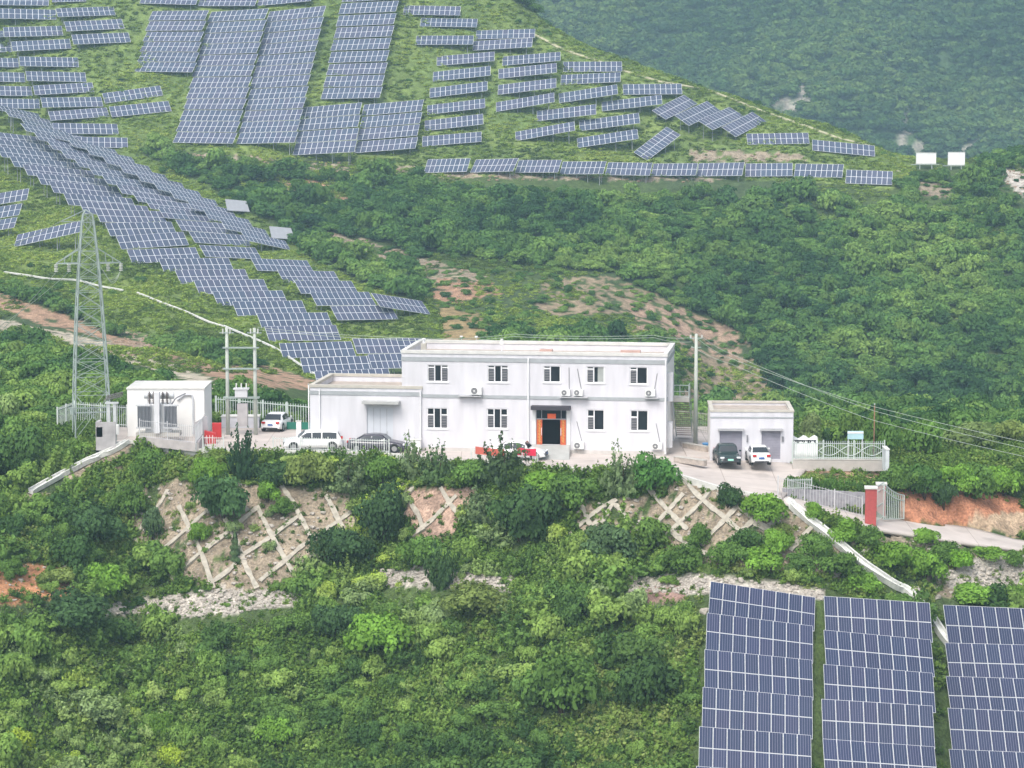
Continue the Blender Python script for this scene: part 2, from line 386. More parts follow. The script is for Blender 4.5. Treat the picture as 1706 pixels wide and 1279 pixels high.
# ------------------------------------------------------------------ sheets: yard and road
YARD_BACK = 214.0
yf = [on_z(*e) for e in EDGE]
yard_front = list(yf)
def back_pt(p, i):
    u = EDGE[i][0]
    if u <= 1135: return Vector((p.x+ (YARD_BACK-p.y)*p.x/p.y*.6, YARD_BACK, 0.0))
    q = {1200: (1200, 756, 0.0), 1255: (1275, 762, -.12), 1300: (1345, 778, -.45)}.get(u)
    return on_z(*q)
def sheet(name, lo, hi, m, seg=10, lift=0.0):
    vs = []; fs = []; n = len(lo)
    L = []
    for i in range(n-1):
        for k in range(6 if i < n-2 else 7):
            f = k/6; L.append((lo[i].lerp(lo[i+1], f), hi[i].lerp(hi[i+1], f)))
    for a, b in L:
        for k in range(seg+1): vs.append(a.lerp(b, k/seg)+Vector((0,0,lift)))
    s1 = seg+1
    for i in range(len(L)-1):
        for k in range(seg): fs.append((i*s1+k, (i+1)*s1+k, (i+1)*s1+k+1, i*s1+k+1))
    me = np_mesh(name, np.array([tuple(v) for v in vs]), fs, m)
    o = bpy.data.objects.new(name, me); COL.objects.link(o); tag(o, kind='structure')
    s = o.modifiers.new('thick', 'SOLIDIFY'); s.thickness = .25; s.offset = -1
    return o, [(tuple(p[:2])) for p in lo]+[(tuple(p[:2])) for p in hi[::-1]]
yb = [back_pt(p, i) for i, p in enumerate(yf)]
_, YARD_POLY = sheet('yard', yf, yb, yard_m, 12)
rl = [on_z(*e) for e in ROAD_LO]; rh = [on_z(*e) for e in ROAD_HI]
_, ROAD_POLY = sheet('road', rl, rh, slab_mat('road_concrete', (.54,.48,.44), 5, 30), 6, -.004)
# garage apron: yard east of the garage front edge
GAR_POLY = [tuple(on_z(1135,795,-.1)[:2]), tuple(yb[10][:2]), (on_z(1345,765,0).x, 214), tuple(on_z(1345,765,0)[:2]), tuple(on_z(1345,778,-.45)[:2]), tuple(on_z(1275,762,-.12)[:2])]
pad = MB(); a = on_z(1135,760,0)
pad.add([(yb[10].x,214,-.002),(yb[10].x,196.3,-.004),(on_z(1325,768,-.15).x,195.4,-.16),(on_z(1325,768,-.15).x,214,-.002)], [(0,1,2,3)])
o = pad.build('apron', yard_m); tag(o, kind='structure'); s = o.modifiers.new('t', 'SOLIDIFY'); s.thickness = .2; s.offset = -1
APRON = [(yb[10].x,214),(yb[10].x,196.3),(on_z(1325,768,-.15).x,195.4),(on_z(1325,768,-.15).x,214)]

# sink the terrain under the sheets
for poly, dz in ((YARD_POLY, .3), (ROAD_POLY, .3), (APRON, .35)):
    m = in_poly(FX, FY, poly)
    FZ[m] = FZ[m]-dz-.12
# ------------------------------------------------------------------ terrain meshes
def grid_obj(name, X, Y, Z, m, C):
    nu, ny = X.shape
    idx = np.arange(nu*ny).reshape(nu, ny)
    F = np.stack([idx[:-1, :-1], idx[1:, :-1], idx[1:, 1:], idx[:-1, 1:]], -1).reshape(-1, 4)
    me = np_mesh(name, np.stack([X, Y, Z], -1).reshape(-1, 3), F, m)
    me.polygons.foreach_set('use_smooth', np.ones(len(F), bool))
    ca = me.color_attributes.new('gcol', 'FLOAT_COLOR', 'POINT')
    ca.data.foreach_set('color', np.concatenate([C.reshape(-1, 3), np.ones((nu*ny, 1))], 1).astype(np.float32).ravel())
    o = bpy.data.objects.new(name, me); COL.objects.link(o); return tag(o, kind='structure')
grid_obj('terrain', FX, FY, FZ, ground_m, paint(FX, FY, FZ))
# far mountain
mu = np.arange(-1800, 3600, 12.0); my = np.arange(850, 1500, 4.0)
MY = np.broadcast_to(my[None, :], (len(mu), len(my))); MX = ((mu-CX)/FPX)[:, None]*MY
prof = np.interp(my, [850, 885, 905, 1000, 1090, 1180, 1300, 1500], [-34, -12, 6, 64, 112, 150, 180, 170])[None, :]
MZ = prof + (fbm(MX/90, MY/90, 4)-.5)*46*np.clip((MY-870)/60, 0, 1) + np.abs(fbm(MX/38+5, MY/110, 3)-.5)*-30*np.clip((MY-880)/60, 0, 1) + (fbm(MX/12, MY/12, 3)-.5)*4
def mz_at(x, y):
    a = x/y*FPX+CX; i = np.clip(((a-mu[0])/12).astype(int), 0, len(mu)-2); j = np.clip(((y-850)/4).astype(int), 0, len(my)-2)
    fa = (a-mu[0])/12-i; fy = (y-850)/4-j
    return (MZ[i, j]*(1-fa)+MZ[i+1, j]*fa)*(1-fy)+(MZ[i, j+1]*(1-fa)+MZ[i+1, j+1]*fa)*fy
MSC = [([(1283,172),(1300,162),(1322,163),(1330,142),(1348,140),(1350,158),(1335,172),(1322,186),(1303,184)], .12),
       ([(1502,166),(1512,168),(1516,190),(1508,212),(1520,220),(1532,236),(1545,232),(1548,246),(1490,240),(1492,222),(1500,200)], .32),
       ([(1590,246),(1612,238),(1618,230),(1626,238),(1612,250),(1592,252)], .3)]
MU, MV, _t = project(MX, MY, MZ)
mn = fbm(MX/30, MY/30, 4); mn2 = fbm(MX/8, MY/8, 3)
MC = np.array((.03,.06,.028))*(1-mn)[..., None]+np.array((.08,.13,.045))*mn[..., None]
MSM = np.zeros(MX.shape, bool)
for poly, th in MSC: MSM |= in_poly(MU+(mn2-.5)*10, MV, poly) & (mn2 > th)
MC = np.where(MSM[..., None], np.array((.36,.32,.275))*(.6+.6*mn2)[..., None], MC)
grid_obj('mountain', MX, MY, MZ, mount_m, MC)

# ------------------------------------------------------------------ solar tables
def solar_mat(name, blue):
    m = bpy.data.materials.new(name); m.use_nodes = True; n = m.node_tree; P = n.nodes['Principled BSDF']
    P.inputs['Roughness'].default_value = .22; P.inputs['Specular IOR Level'].default_value = .38
    at = n.nodes.new('ShaderNodeAttribute'); at.attribute_name = 'cellvar'
    oi = n.nodes.new('ShaderNodeObjectInfo')
    ad = n.nodes.new('ShaderNodeMath'); ad.operation = 'ADD'
    n.links.new(at.outputs['Fac'], ad.inputs[0]); n.links.new(oi.outputs['Random'], ad.inputs[1])
    fr = n.nodes.new('ShaderNodeMath'); fr.operation = 'FRACT'; n.links.new(ad.outputs[0], fr.inputs[0])
    cr = n.nodes.new('ShaderNodeValToRGB'); r = cr.color_ramp
    r.elements[0].color = (*[c*.88 for c in blue], 1); r.elements[1].color = (*[c*1.14 for c in blue], 1)
    e = r.elements.new(.5); e.color = (blue[0]*.93, blue[1]*1.04, blue[2]*1.03, 1)
    e = r.elements.new(.75); e.color = (blue[0]*1.08, blue[1]*.98, blue[2]*.99, 1)
    n.links.new(fr.outputs[0], cr.inputs[0]); n.links.new(cr.outputs[0], P.inputs['Base Color'])
    return m
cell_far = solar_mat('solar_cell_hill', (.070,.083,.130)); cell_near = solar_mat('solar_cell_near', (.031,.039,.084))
alu = mat('aluminium_frame', (.66,.68,.70), .45, metal=.1, var=.03)
steel = mat('mount_steel', (.33,.35,.36), .6, var=.1)
busbar = mat('busbar', (.20,.21,.27), .5, var=.02)

def table_mesh(name, nc, nr=2, gap=.042, t=.05):
    """unit table: x 0..nc modules, y 0..nr (long side), frame slab + inset module faces"""
    b = MB()
    b.box(0, nc, 0, nr, -t, 0)
    frame_n = len(b.f)
    gy = gap/1.65
    for i in range(nc):
        for j in range(nr):
            b.add([(i+gap,j+gy,.006),(i+1-gap,j+gy,.006),(i+1-gap,j+1-gy,.006),(i+gap,j+1-gy,.006)], [(0,1,2,3)])
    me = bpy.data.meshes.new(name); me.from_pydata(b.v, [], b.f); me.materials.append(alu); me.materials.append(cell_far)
    a = me.attributes.new('cellvar', 'FLOAT', 'FACE')
    vals = [0.0]*len(b.f); mi = [0]*len(b.f)
    for k in range(frame_n, len(b.f)): vals[k] = random.random()*.4; mi[k] = 1
    me.polygons.foreach_set('material_index', mi); a.data.foreach_set('value', vals)
    return me
FAR_MESH = {}
TABLE_XY = []      # (x, y, radius) for keeping shrubs away
H_TAB = 3.3
def solve(BL, BR, TL, t, H=H_TAB):
    s = FPX/t
    e1 = (BR[0]-BL[0], -(BR[1]-BL[1])); e2 = (TL[0]-BL[0], -(TL[1]-BL[1]))
    q = H*H-(e2[0]**2+e2[1]**2)/s**2
    d2 = math.sqrt(max(q, (H*.28)**2))
    d1 = -(e1[0]*e2[0]+e1[1]*e2[1])/(s*s*d2)
    r = Vector((1,0,0)); up = Vector((0,st,ct)); fw = Vector((0,ct,-st))
    E1 = r*(e1[0]/s)+up*(e1[1]/s)+fw*d1
    E2 = r*(e2[0]/s)+up*(e2[1]/s)+fw*d2
    c = ((BR[0]+TL[0])/2, (BR[1]+TL[1])/2)
    A = (c[0]-CX)/FPX; B = (CY-c[1])/FPX
    C = Vector((A*t, t*(ct+B*st), HC+t*(-st+B*ct)))
    return C-E1/2-E2/2, E1, E2, E1.cross(E2).normalized()
def place_table(BL, BR, TL, name_mesh, label, group, nc, y0=235, clear=.12, tmax=None, near=False):
    c = ((BR[0]+TL[0])/2, (BR[1]+TL[1])/2)
    h = cast(c[0], c[1], y0=y0, up=.5)
    if h is None: return None
    _, _, t = project(h.x, h.y, h.z); t += 4
    for _ in range(120):
        O, E1, E2, N = solve(BL, BR, TL, t)
        ps = [O+E1*a+E2*b for a in (0,.5,1) for b in (0,1)]
        if min(p.z-float(hgt(p.x, p.y)) for p in ps) >= clear: break
        t -= .5
    root = empty('solar_table', O+E1/2+E2/2, 0, label, 'solar table', group)
    root.location.z = float(hgt(root.location.x, root.location.y)); base = root.location.copy()
    M = Matrix.Translation(O-base) @ Matrix(((E1.x/nc, E2.x/2, N.x, 0), (E1.y/nc, E2.y/2, N.y, 0), (E1.z/nc, E2.z/2, N.z, 0), (0,0,0,1)))
    if not near:
        p = bpy.data.objects.new('panel_deck', name_mesh); COL.objects.link(p); p.parent = root; p.matrix_local = M
    else:
        for i in range(nc):
            for j in range(2):
                p = bpy.data.objects.new('solar_module', name_mesh); COL.objects.link(p); p.parent = root
                p.matrix_local = M @ Matrix.Translation((i, j, 0))
    fr = MB()
    for b in (.2, .8):
        fr.bar(O+E1*.01+E2*b-N*.1-base, O+E1*.99+E2*b-N*.1-base, .07, .1)
    for a in (.1, .37, .63, .9):
        fr.bar(O+E1*a+E2*.03-N*.18-base, O+E1*a+E2*.97-N*.18-base, .06, .09)
        for b in (.2, .8):
            q = O+E1*a+E2*b-N*.2; g = float(hgt(q.x, q.y))
            fr.bar(q-base, Vector((q.x, q.y, g-.25))-base, .09)
    fr.build('mounting_frame', steel, root)
    cc = O+E1/2+E2/2; TABLE_XY.append((cc.x, cc.y, max(E1.length/2, 2.0), E1.normalized().x, E1.normalized().y))
    return root
ORD = ['topmost','second','third','fourth','fifth','sixth','seventh','eighth','ninth','tenth','eleventh','twelfth','thirteenth','fourteenth',
       'fifteenth','sixteenth','seventeenth','eighteenth','nineteenth','twentieth','twenty-first','twenty-second','twenty-third']
def mesh_for(nc):
    if nc not in FAR_MESH: FAR_MESH[nc] = table_mesh('panel_deck', nc)
    return FAR_MESH[nc]
def Z(sc, ox, oy, pts): return [(ox+x/sc, oy+y/sc) for x, y in pts]
R1 = lambda p: Z(3.967, 0, 0, p)
R2 = lambda p: Z(3.967, 400, 0, p)
R3 = lambda p: Z(3.967, 800, 0, p)
R4 = lambda p: Z(3.366, 1200, 0, p)
R5 = lambda p: Z(3.967, 0, 300, p)
R6 = lambda p: Z(3.967, 380, 300, p)
def quad(q, label, group, nc=11, **k):        # q = TL TR BR BL
    TL, TR, BR, BL = q
    cx_ = (TL[0]+TR[0]+BR[0]+BL[0])/4; cy_ = (TL[1]+TR[1]+BR[1]+BL[1])/4
    e1 = ((TR[0]-TL[0]+BR[0]-BL[0])/2, (TR[1]-TL[1]+BR[1]-BL[1])/2); e2 = ((TL[0]-BL[0]+TR[0]-BR[0])/2, (TL[1]-BL[1]+TR[1]-BR[1])/2)
    BLc = (cx_-e1[0]/2-e2[0]/2, cy_-e1[1]/2-e2[1]/2)
    return place_table(BLc, (BLc[0]+e1[0], BLc[1]+e1[1]), (BLc[0]+e2[0], BLc[1]+e2[1]), mesh_for(nc), label, group, nc, **k)
def column(n, tl0, tr0, bl1, br1, desc, group, over=1.07, path=None):
    """n tables stacked from the quad top edge (tl0,tr0) to the bottom edge (bl1,br1)"""
    tl0 = (tl0[0]-1.2, tl0[1]); bl1 = (bl1[0]-1.2, bl1[1]); tr0 = (tr0[0]+1.6, tr0[1]); br1 = (br1[0]+1.6, br1[1])
    for i in range(n):
        f0, f1 = i/n, (i+over)/n
        L = lambda a, b, f: (a[0]+(b[0]-a[0])*f, a[1]+(b[1]-a[1])*f)
        TL, TR, BL, BR = L(tl0, bl1, f0), L(tr0, br1, f0), L(tl0, bl1, f1), L(tr0, br1, f1)
        jx = random.uniform(-.8, .8); jy = random.uniform(-.5, .5)
        q = [(p[0]+jx, p[1]+jy) for p in (TL, TR, BR, BL)]
        pos = ORD[i] if i < n-1 else 'lowest'
        quad(q, f'{pos} solar table in {desc}', group)
G = 'solar tables set out on the grassy hillside'
# tall block
a = R1([(1005,62),(1375,68),(895,468),(1275,483)]); column(6, *a, 'the short left column of the tall solar block', G)
a = R1([(1395,65),(1775,58),(1150,935),(1545,950)]); column(12, *a, 'the middle long column of the tall solar block', G)
a = R2([(190,62),(562,38),(-18,945),(362,945)]); column(12, *a, 'the right long column of the tall solar block', G)
a = R2([(412,700),(802,675),(355,1020),(757,1008)]); column(4, *a, 'the low column touching the right of the tall block', G, 1.04)
a = R2([(820,680),(1208,655),(763,1008),(1156,985)]); column(4, *a, 'the outer low column right of the tall block', G, 1.0)
a = R2([(690,-70),(1060,-75),(535,655),(918,655)]); column(9, *a, 'the detached column right of the tall solar block', G, 1.0)
for q, l in [(R1([(935,-45),(1310,-30),(1300,38),(925,25)]), 'cropped solar table at the top edge above the left block column'),
             (R1([(1320,-25),(1700,-22),(1690,48),(1310,40)]), 'cropped solar table at the top edge above the middle block column'),
             (R2([(120,-30),(480,-55),(470,15),(115,40)]), 'cropped solar table at the top edge above the right block column')]:
    quad(q, l, G)
for i, p in enumerate([[(1082,28),(1460,35),(1452,108),(1080,98)],[(1195,110),(1570,118),(1565,185),(1190,178)],[(1165,228),(1545,228),(1540,300),(1160,297)],
          [(1300,365),(1680,335),(1682,408),(1300,437)],[(1275,468),(1655,430),(1655,505),(1275,540)],[(1252,575),(1635,532),(1635,605),(1255,648)],
          [(1235,690),(1618,645),(1620,718),(1238,760)],[(1218,790),(1605,748),(1608,825),(1222,868)],[(1203,895),(1595,865),(1595,940),(1205,970)]]):
    quad(R2(p), f'{ORD[i] if i < 8 else "lowest"} solar table in the spaced column of nine near the middle of the hill', G)
nm = ['upper of two overlapping tables below the ridge track','lower of two overlapping tables below the ridge track',
 'topmost table of the four beside the spaced column','second table of the four beside the spaced column','third table of the four beside the spaced column','lowest table of the four beside the spaced column',
 'upper table of the overlapping pair near the ridge shrubs','lower table of the overlapping pair near the ridge shrubs','tilted table just under the overlapping ridge pair',
 'solar table left of the topmost diagonal table','table overlapped from above, left of the diagonal tables','table in the gap between the four and the diagonal tables',
 'upper of two tables left of the single diagonal table','isolated lowest left table of the ridge group','lower of two tables left of the single diagonal table']
for p, l in zip([[(-25,192),(363,185),(360,255),(-30,262)],[(-45,262),(348,245),(340,318),(-50,335)],[(150,365),(530,337),(530,408),(145,435)],
          [(120,448),(505,412),(505,485),(122,522)],[(120,552),(502,513),(502,585),(115,628)],[(105,668),(488,608),(490,680),(105,740)],
          [(550,400),(938,402),(935,475),(548,478)],[(538,485),(928,475),(925,545),(530,562)],[(520,610),(905,553),(908,628),(522,682)],
          [(945,550),(1333,548),(1333,625),(943,628)],[(805,662),(1200,625),(1200,690),(805,740)],[(375,725),(765,685),(765,760),(375,802)],
          [(655,790),(1050,742),(1053,818),(658,868)],[(232,862),(622,800),(625,865),(235,935)],[(640,905),(1040,850),(1043,920),(645,980)]], nm):
    quad(R3(p), l, G)
for i, p in enumerate([R3([(1130,740),(1355,608),(1448,668),(1215,808)]), R3([(1280,780),(1510,643),(1612,715),(1360,850)]), R3([(1425,815),(1665,680),(1765,745),(1517,882)]),
          R4([(-2,722),(195,612),(270,665),(75,783)])]):
    quad(p, f'{["left","second","third","right"][i]}{"most" if i in (0,3) else ""} of four diagonal solar tables fanned below the ridge', G)
quad(R3([(1010,1010),(1240,825),(1328,885),(1100,1070)]), 'single diagonal solar table standing below the fan of four', G)
quad(R4([(150,745),(497,740),(495,808),(150,812)]), 'level grey solar table above the right end of the terrace row', G)
quad(R4([(520,778),(870,812),(862,880),(513,845)]), 'last solar table of the hill, nearest the white billboards', G)
for i, p in enumerate([R2([(1240,1045),(1522,1045),(1500,1140),(1213,1140)]), R3([(-25,1045),(250,1047),(218,1140),(-70,1135)]), R3([(255,1050),(540,1055),(512,1145),(230,1138)]),
          R3([(552,1060),(832,1065),(812,1155),(520,1150)]), R3([(850,1065),(1138,1075),(1118,1165),(825,1155)]), R3([(1150,1075),(1440,1075),(1418,1165),(1130,1160)]),
          R3([(1450,1072),(1748,1072),(1722,1167),(1430,1162)]), R4([(150,912),(405,912),(400,990),(135,990)]), R4([(430,912),(693,920),(675,1000),(412,990)]), R4([(715,948),(970,957),(955,1042),(700,1025)])]):
    quad(p, f'{["first","second","third","fourth","fifth","sixth","seventh","eighth","ninth","tenth"][i]} dark table from the left in the terrace row of ten', 'dark solar tables along the terrace', nc=9)
# left group
L1 = {'left': [[(-100,-30),(315,-35),(322,38),(-85,40)],[(-60,55),(355,50),(370,128),(-40,130)]],
 'inner': [[(20,182),(392,155),(415,235),(48,252)],[(72,275),(445,243),(470,318),(100,348)],[(125,372),(500,368),(520,440),(150,447)],[(170,468),(547,468),(570,537),(195,545)],
           [(218,565),(595,533),(622,605),(248,637)],[(270,645),(652,628),(680,700),(300,720)],[(318,735),(690,700),(720,765),(355,808)]],
 'outer': [[(345,-55),(560,-60),(575,10),(350,22)],[(368,55),(735,28),(762,95),(400,125)],[(425,145),(790,110),(820,185),(458,218)],[(472,230),(835,200),(862,275),(505,305)]],
 'cropped': [[(-370,210),(5,190),(25,243),(-345,265)],[(-320,290),(55,268),(75,343),(-295,358)],[(-275,378),(100,370),(125,443),(-250,447)],[(-230,470),(143,468),(165,540),(-205,545)],[(-185,565),(190,558),(213,633),(-160,637)],[(-135,650),(243,642),(262,718),(-110,722)]],
 'pair': [[(675,618),(1045,553),(1078,630),(708,690)],[(720,705),(1100,655),(1132,732),(755,782)]],
 'strip_top': [[(345,812),(762,808),(780,885),(375,890)],[(420,900),(830,900),(845,978),(440,975)]]}
DS = {'left': 'in the top left corner of the hill', 'inner': 'in the inner column of the left hill group', 'outer': 'in the outer column of the left hill group',
      'cropped': 'in the column cropped by the left edge', 'pair': 'in the pair standing apart between the two blocks', 'strip_top': 'of the two just above the long solar strip'}
for k, ps in L1.items():
    for i, p in enumerate(ps): quad(R1(p), f'{ORD[i]} solar table {DS[k]}', G)
for p, l in [([(-250,118),(188,50),(190,135),(-245,200)], 'upper table of three cropped by the left edge beside the strip'), ([(-290,212),(143,150),(140,235),(-290,297)], 'middle table of three cropped by the left edge beside the strip'),
             ([(-325,305),(108,240),(108,318),(-325,382)], 'lowest table of three cropped by the left edge beside the strip'), ([(97,352),(553,262),(550,345),(95,443)], 'single tilted solar table seen behind the lattice tower top')]:
    quad(R5(p), l, G)
# the long strip running down to the white building
GS = 'solar tables of the long strip running down to the building'
c1 = [(-30,232),(-8,247),(12,262),(33,278),(55,292),(77,307),(98,321),(122,341),(148,355),(174,369),(190,392),(208,414),(226,437),(279,452),(306,471),(337,488),(368,507),(400,524),(440,544),(452,566),(475,594),(509,619),(532,641)]
for i, p in enumerate(c1):
    f = i/(len(c1)-1)
    wdt = np.interp(i, [0,10,13,17,19,22],[104,103,110,112,116,122]); dy = np.interp(i, [0,8,11,13,18,22],[7,4,-10,-4,-3,-5])
    e2 = (np.interp(i, [0,10,16,22],[-13,-13,-13,-9]), np.interp(i, [0,10,14,22],[-18,-23,-24,-26]))
    BL = (p[0], p[1]+3); q = [(BL[0]+e2[0], BL[1]+e2[1]), (BL[0]+e2[0]+wdt, BL[1]+e2[1]+dy), (BL[0]+wdt, BL[1]+dy), BL]
    quad(q, f'{ORD[i] if i < 22 else "lowest"} table down the left edge of the long solar strip', GS)
c2 = [(52,222),(74,237),(96,252),(118,267),(140,281),(163,294),(186,309),(210,325),(236,338),(257,350),(279,365),(308,386),(330,406),(347,429),(433,452),(477,472),(505,490),(531,510),(565,534)]
for i, p in enumerate(c2):
    wdt = np.interp(i, [0,8,13,16,18],[86,88,88,92,98]); dy = np.interp(i, [0,7,11,14,18],[14,10,4,1,-3])
    e2 = (-14, np.interp(i, [0,8,12,18],[-15,-18,-20,-24]))
    BL = p; q = [(BL[0]+e2[0], BL[1]+e2[1]), (BL[0]+e2[0]+wdt, BL[1]+e2[1]+dy), (BL[0]+wdt, BL[1]+dy), BL]
    quad(q, f'{ORD[i] if i < 18 else "lowest"} table down the middle of the long solar strip', GS)
c3 = [(-2,185),(22,197),(48,210),(74,222),(100,234),(128,247),(156,260),(184,275),(212,290),(240,304),(268,318),(296,333),(324,349),(352,366),(380,383),(414,402)]
for i, p in enumerate(c3):
    wdt = 70; dy = np.interp(i, [0,15],[12,14]); e2 = (-12, np.interp(i, [0,15],[-12,-17]))
    BL = p; q = [(BL[0]+e2[0], BL[1]+e2[1]), (BL[0]+e2[0]+wdt, BL[1]+e2[1]+dy), (BL[0]+wdt, BL[1]+dy), BL]
    quad(q, f'{ORD[i] if i < 15 else "lowest"} table down the far right edge of the long strip', GS)
quad([(617,488),(703,500),(715,523),(638,512)], 'wedge shaped solar table at the right tip of the strip', GS)
quad([(587,564),(700,562),(710,588),(597,589)], 'solar table just left of the white building roof', GS)
quad([(611,590),(715,587),(722,612),(623,614)], 'lower solar table partly hidden by the white building', GS)
# two small tilted tables seen from behind, beside the strip
for p, l in [([(450,388),(466,376),(486,390),(470,402)], 'small grey solar table seen edge-on beside the strip'), ([(376,336),(384,332),(414,352),(406,356)], 'narrow pale solar table tipped up above the strip')]:
    h = cast(p[0][0]+15, p[3][1], 235); b = empty('solar_table', h, .5, l, 'solar table')
    m = MB(); k = .098 if 'edge' in l else .08
    m.add([(-1.8,-1.2,.7),(2.0,-1.6,.4),(2.6,1.2,2.0),(-1.0,1.6,2.4),(-1.8,-1.2,.62),(2.0,-1.6,.32),(2.6,1.2,1.92),(-1.0,1.6,2.32)],[(0,1,2,3),(7,6,5,4),(0,4,5,1),(1,5,6,2),(2,6,7,3),(3,7,4,0)])
    m.build('panel_deck', mat('panel_grey', (.30,.31,.33), .5), b)
    m = MB()
    for x, y in ((-1,-.8),(1.4,-.8),(-.3,1),(1.8,.8)): m.bar((x,y,-.3),(x,y,1.2+.5*y),.09)
    m.build('mounting_frame', steel, b)

# foreground arrays: every module is a part
def near_module():
    b = MB(); b.box(.012, .988, .008, .992, -.04, 0); n0 = len(b.f)
    g, gy = .034, .022
    b.add([(g,gy,.005),(1-g,gy,.005),(1-g,1-gy,.005),(g,1-gy,.005)], [(0,1,2,3)]); n1 = len(b.f)
    for x in (.235, .42, .60, .785):
        b.add([(x-.010,gy,.009),(x+.010,gy,.009),(x+.010,1-gy,.009),(x-.010,1-gy,.009)], [(0,1,2,3)])
    me = bpy.data.meshes.new('solar_module'); me.from_pydata(b.v, [], b.f)
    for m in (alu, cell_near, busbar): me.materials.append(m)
    me.polygons.foreach_set('material_index', [0]*n0+[1]*(n1-n0)+[2]*(len(b.f)-n1)); return me
NM = near_module()
F1 = lambda p: Z(2.815, 1100, 940, p)
NEAR = {'left': [[(248,75),(732,172),(718,295),(213,240)],[(228,228),(722,300),(712,452),(203,398)],[(213,403),(722,458),(712,628),(200,577)],[(205,580),(722,632),(708,808),(188,765)],[(190,768),(715,812),(703,990),(172,950)],[(175,955),(708,998),(698,1180),(160,1140)]],
 'middle': [[(775,152),(1275,187),(1270,360),(765,328)],[(775,307),(1283,368),(1278,515),(765,478)],[(775,475),(1290,518),(1283,688),(760,645)],[(765,642),(1288,668),(1280,860),(752,820)],[(770,825),(1300,868),(1296,1040),(762,1000)]],
 'right': [[(1328,192),(1833,218),(1836,402),(1338,372)],[(1345,372),(1852,388),(1855,560),(1345,545)],[(1350,527),(1860,552),(1862,712),(1350,700)],[(1355,680),(1868,702),(1868,892),(1355,862)],[(1362,875),(1875,897),(1875,1080),(1362,1050)]]}
for k, ps in NEAR.items():
    for i, p in enumerate(ps):
        TL, TR, BR, BL = F1(p)
        cx_ = (TL[0]+TR[0]+BR[0]+BL[0])/4; cy_ = (TL[1]+TR[1]+BR[1]+BL[1])/4
        e1 = ((TR[0]-TL[0]+BR[0]-BL[0])/2, (TR[1]-TL[1]+BR[1]-BL[1])/2); e2 = ((TL[0]-BL[0]+TR[0]-BR[0])/2, (TL[1]-BL[1]+TR[1]-BR[1])/2)
        b = (cx_-e1[0]/2-e2[0]/2, cy_-e1[1]/2-e2[1]/2)
        pos = ORD[i] if i < len(ps)-1 else 'lowest'
        place_table(b, (b[0]+e1[0], b[1]+e1[1]), (b[0]+e2[0], b[1]+e2[1]), NM, f'{pos} blue solar table of the {k} foreground column', 'blue solar tables in the foreground', 8, y0=140, clear=.45, near=True)

# ------------------------------------------------------------------ building frames (a facade is a vertical plane; pixel rectangles are turned into metres on it)
class Facade:
    def __init__(s, p, yaw):       # p: base corner (world), yaw: direction of the facade's x axis
        s.p = Vector(p); s.yaw = yaw; s.x = Vector((math.cos(yaw), math.sin(yaw), 0)); s.n = Vector((math.sin(yaw), -math.cos(yaw), 0))
    def at(s, u, v, off=0.0):      # local (x, z) where the ray meets the plane at distance off in front of it
        d = Vector(unproj(u, v, 100.0))-Vector((0,0,HC)); o = Vector((0,0,HC)); q = s.p+s.n*off
        t = (q-o).dot(s.n)/d.dot(s.n); h = o+d*t-s.p
        return h.dot(s.x), h.z
    def rect(s, u0, v0, u1, v1, off=0.0):
        a = s.at(u0, v0, off); b = s.at(u1, v1, off); return a[0], b[0], b[1], a[1]     # x0 x1 z0 z1
YAW = -R(7.5)
fr = on_z(1110, 758, 0); F = Facade(fr, YAW)
W0 = F.at(670, 750)[0]                         # negative: left corner
F.p = F.p + F.x*W0; WID = -W0; HT = F.at(900, 586)[1]; DEP = 8.6
B = empty('office_building', F.p, YAW, 'long white two-storey office building with grey bands and a red couplet doorway', 'building')
# openings in front wall -> wall built as panels around them
top_w = [(712,607,747,636),(812,608,847,637),(905,609,934,637),(977,610,1007,638),(1049,611,1079,640)]
low_w = [(711,679,746,714),(811,680,846,714),(978,682,1007,717),(1050,683,1080,718)]
door = (893,682,944,741)
OPEN = [F.rect(*r) for r in top_w+low_w+[door]]
def panel_wall(x0, x1, z0, z1, opens, ymin, ymax):
    """wall slab with rectangular holes, built of butting boxes (x breaks at every opening edge)"""
    b = MB(); xs = sorted({x0, x1, *[o[0] for o in opens], *[o[1] for o in opens]})
    for a, c in zip(xs[:-1], xs[1:]):
        m = (a+c)/2; zs = sorted([(o[2], o[3]) for o in opens if o[0] < m < o[1]]); z = z0
        for lo, hi in zs:
            if lo > z: b.box(a, c, ymin, ymax, z, lo)
            z = hi
        b.box(a, c, ymin, ymax, z, z1)
    return b
wl = panel_wall(0, WID, -.3, HT-.25, OPEN, 0, .24); wl.build('front_wall', white_wall, B)
sw = MB(); sw.box(0,.24,.24,DEP,-.3,HT-.25); sw.build('side_wall', white_wall, B)
sw = MB(); sw.box(WID-.24,WID,.24,DEP,-.3,HT-.25); sw.build('side_wall', cream_wall, B)
sw = MB(); sw.box(.24,WID-.24,DEP-.24,DEP,-.3,HT-.25); sw.build('back_wall', white_wall, B)
RZ = HT-.75
sw = MB(); sw.box(.24,WID-.24,.24,DEP-.24,RZ-.2,RZ); sw.build('roof', roof_deck, B)
sw = MB(); sw.box(.24,WID-.24,.24,DEP-.24,3.9,4.1); sw.build('floor_slab', dark_m, B)
sw = MB(); sw.box(.26,WID-.26,4.2,4.3,0,RZ-.25); sw.build('inner_partition', mat('inner_wall', (.10,.10,.105), .9), B)
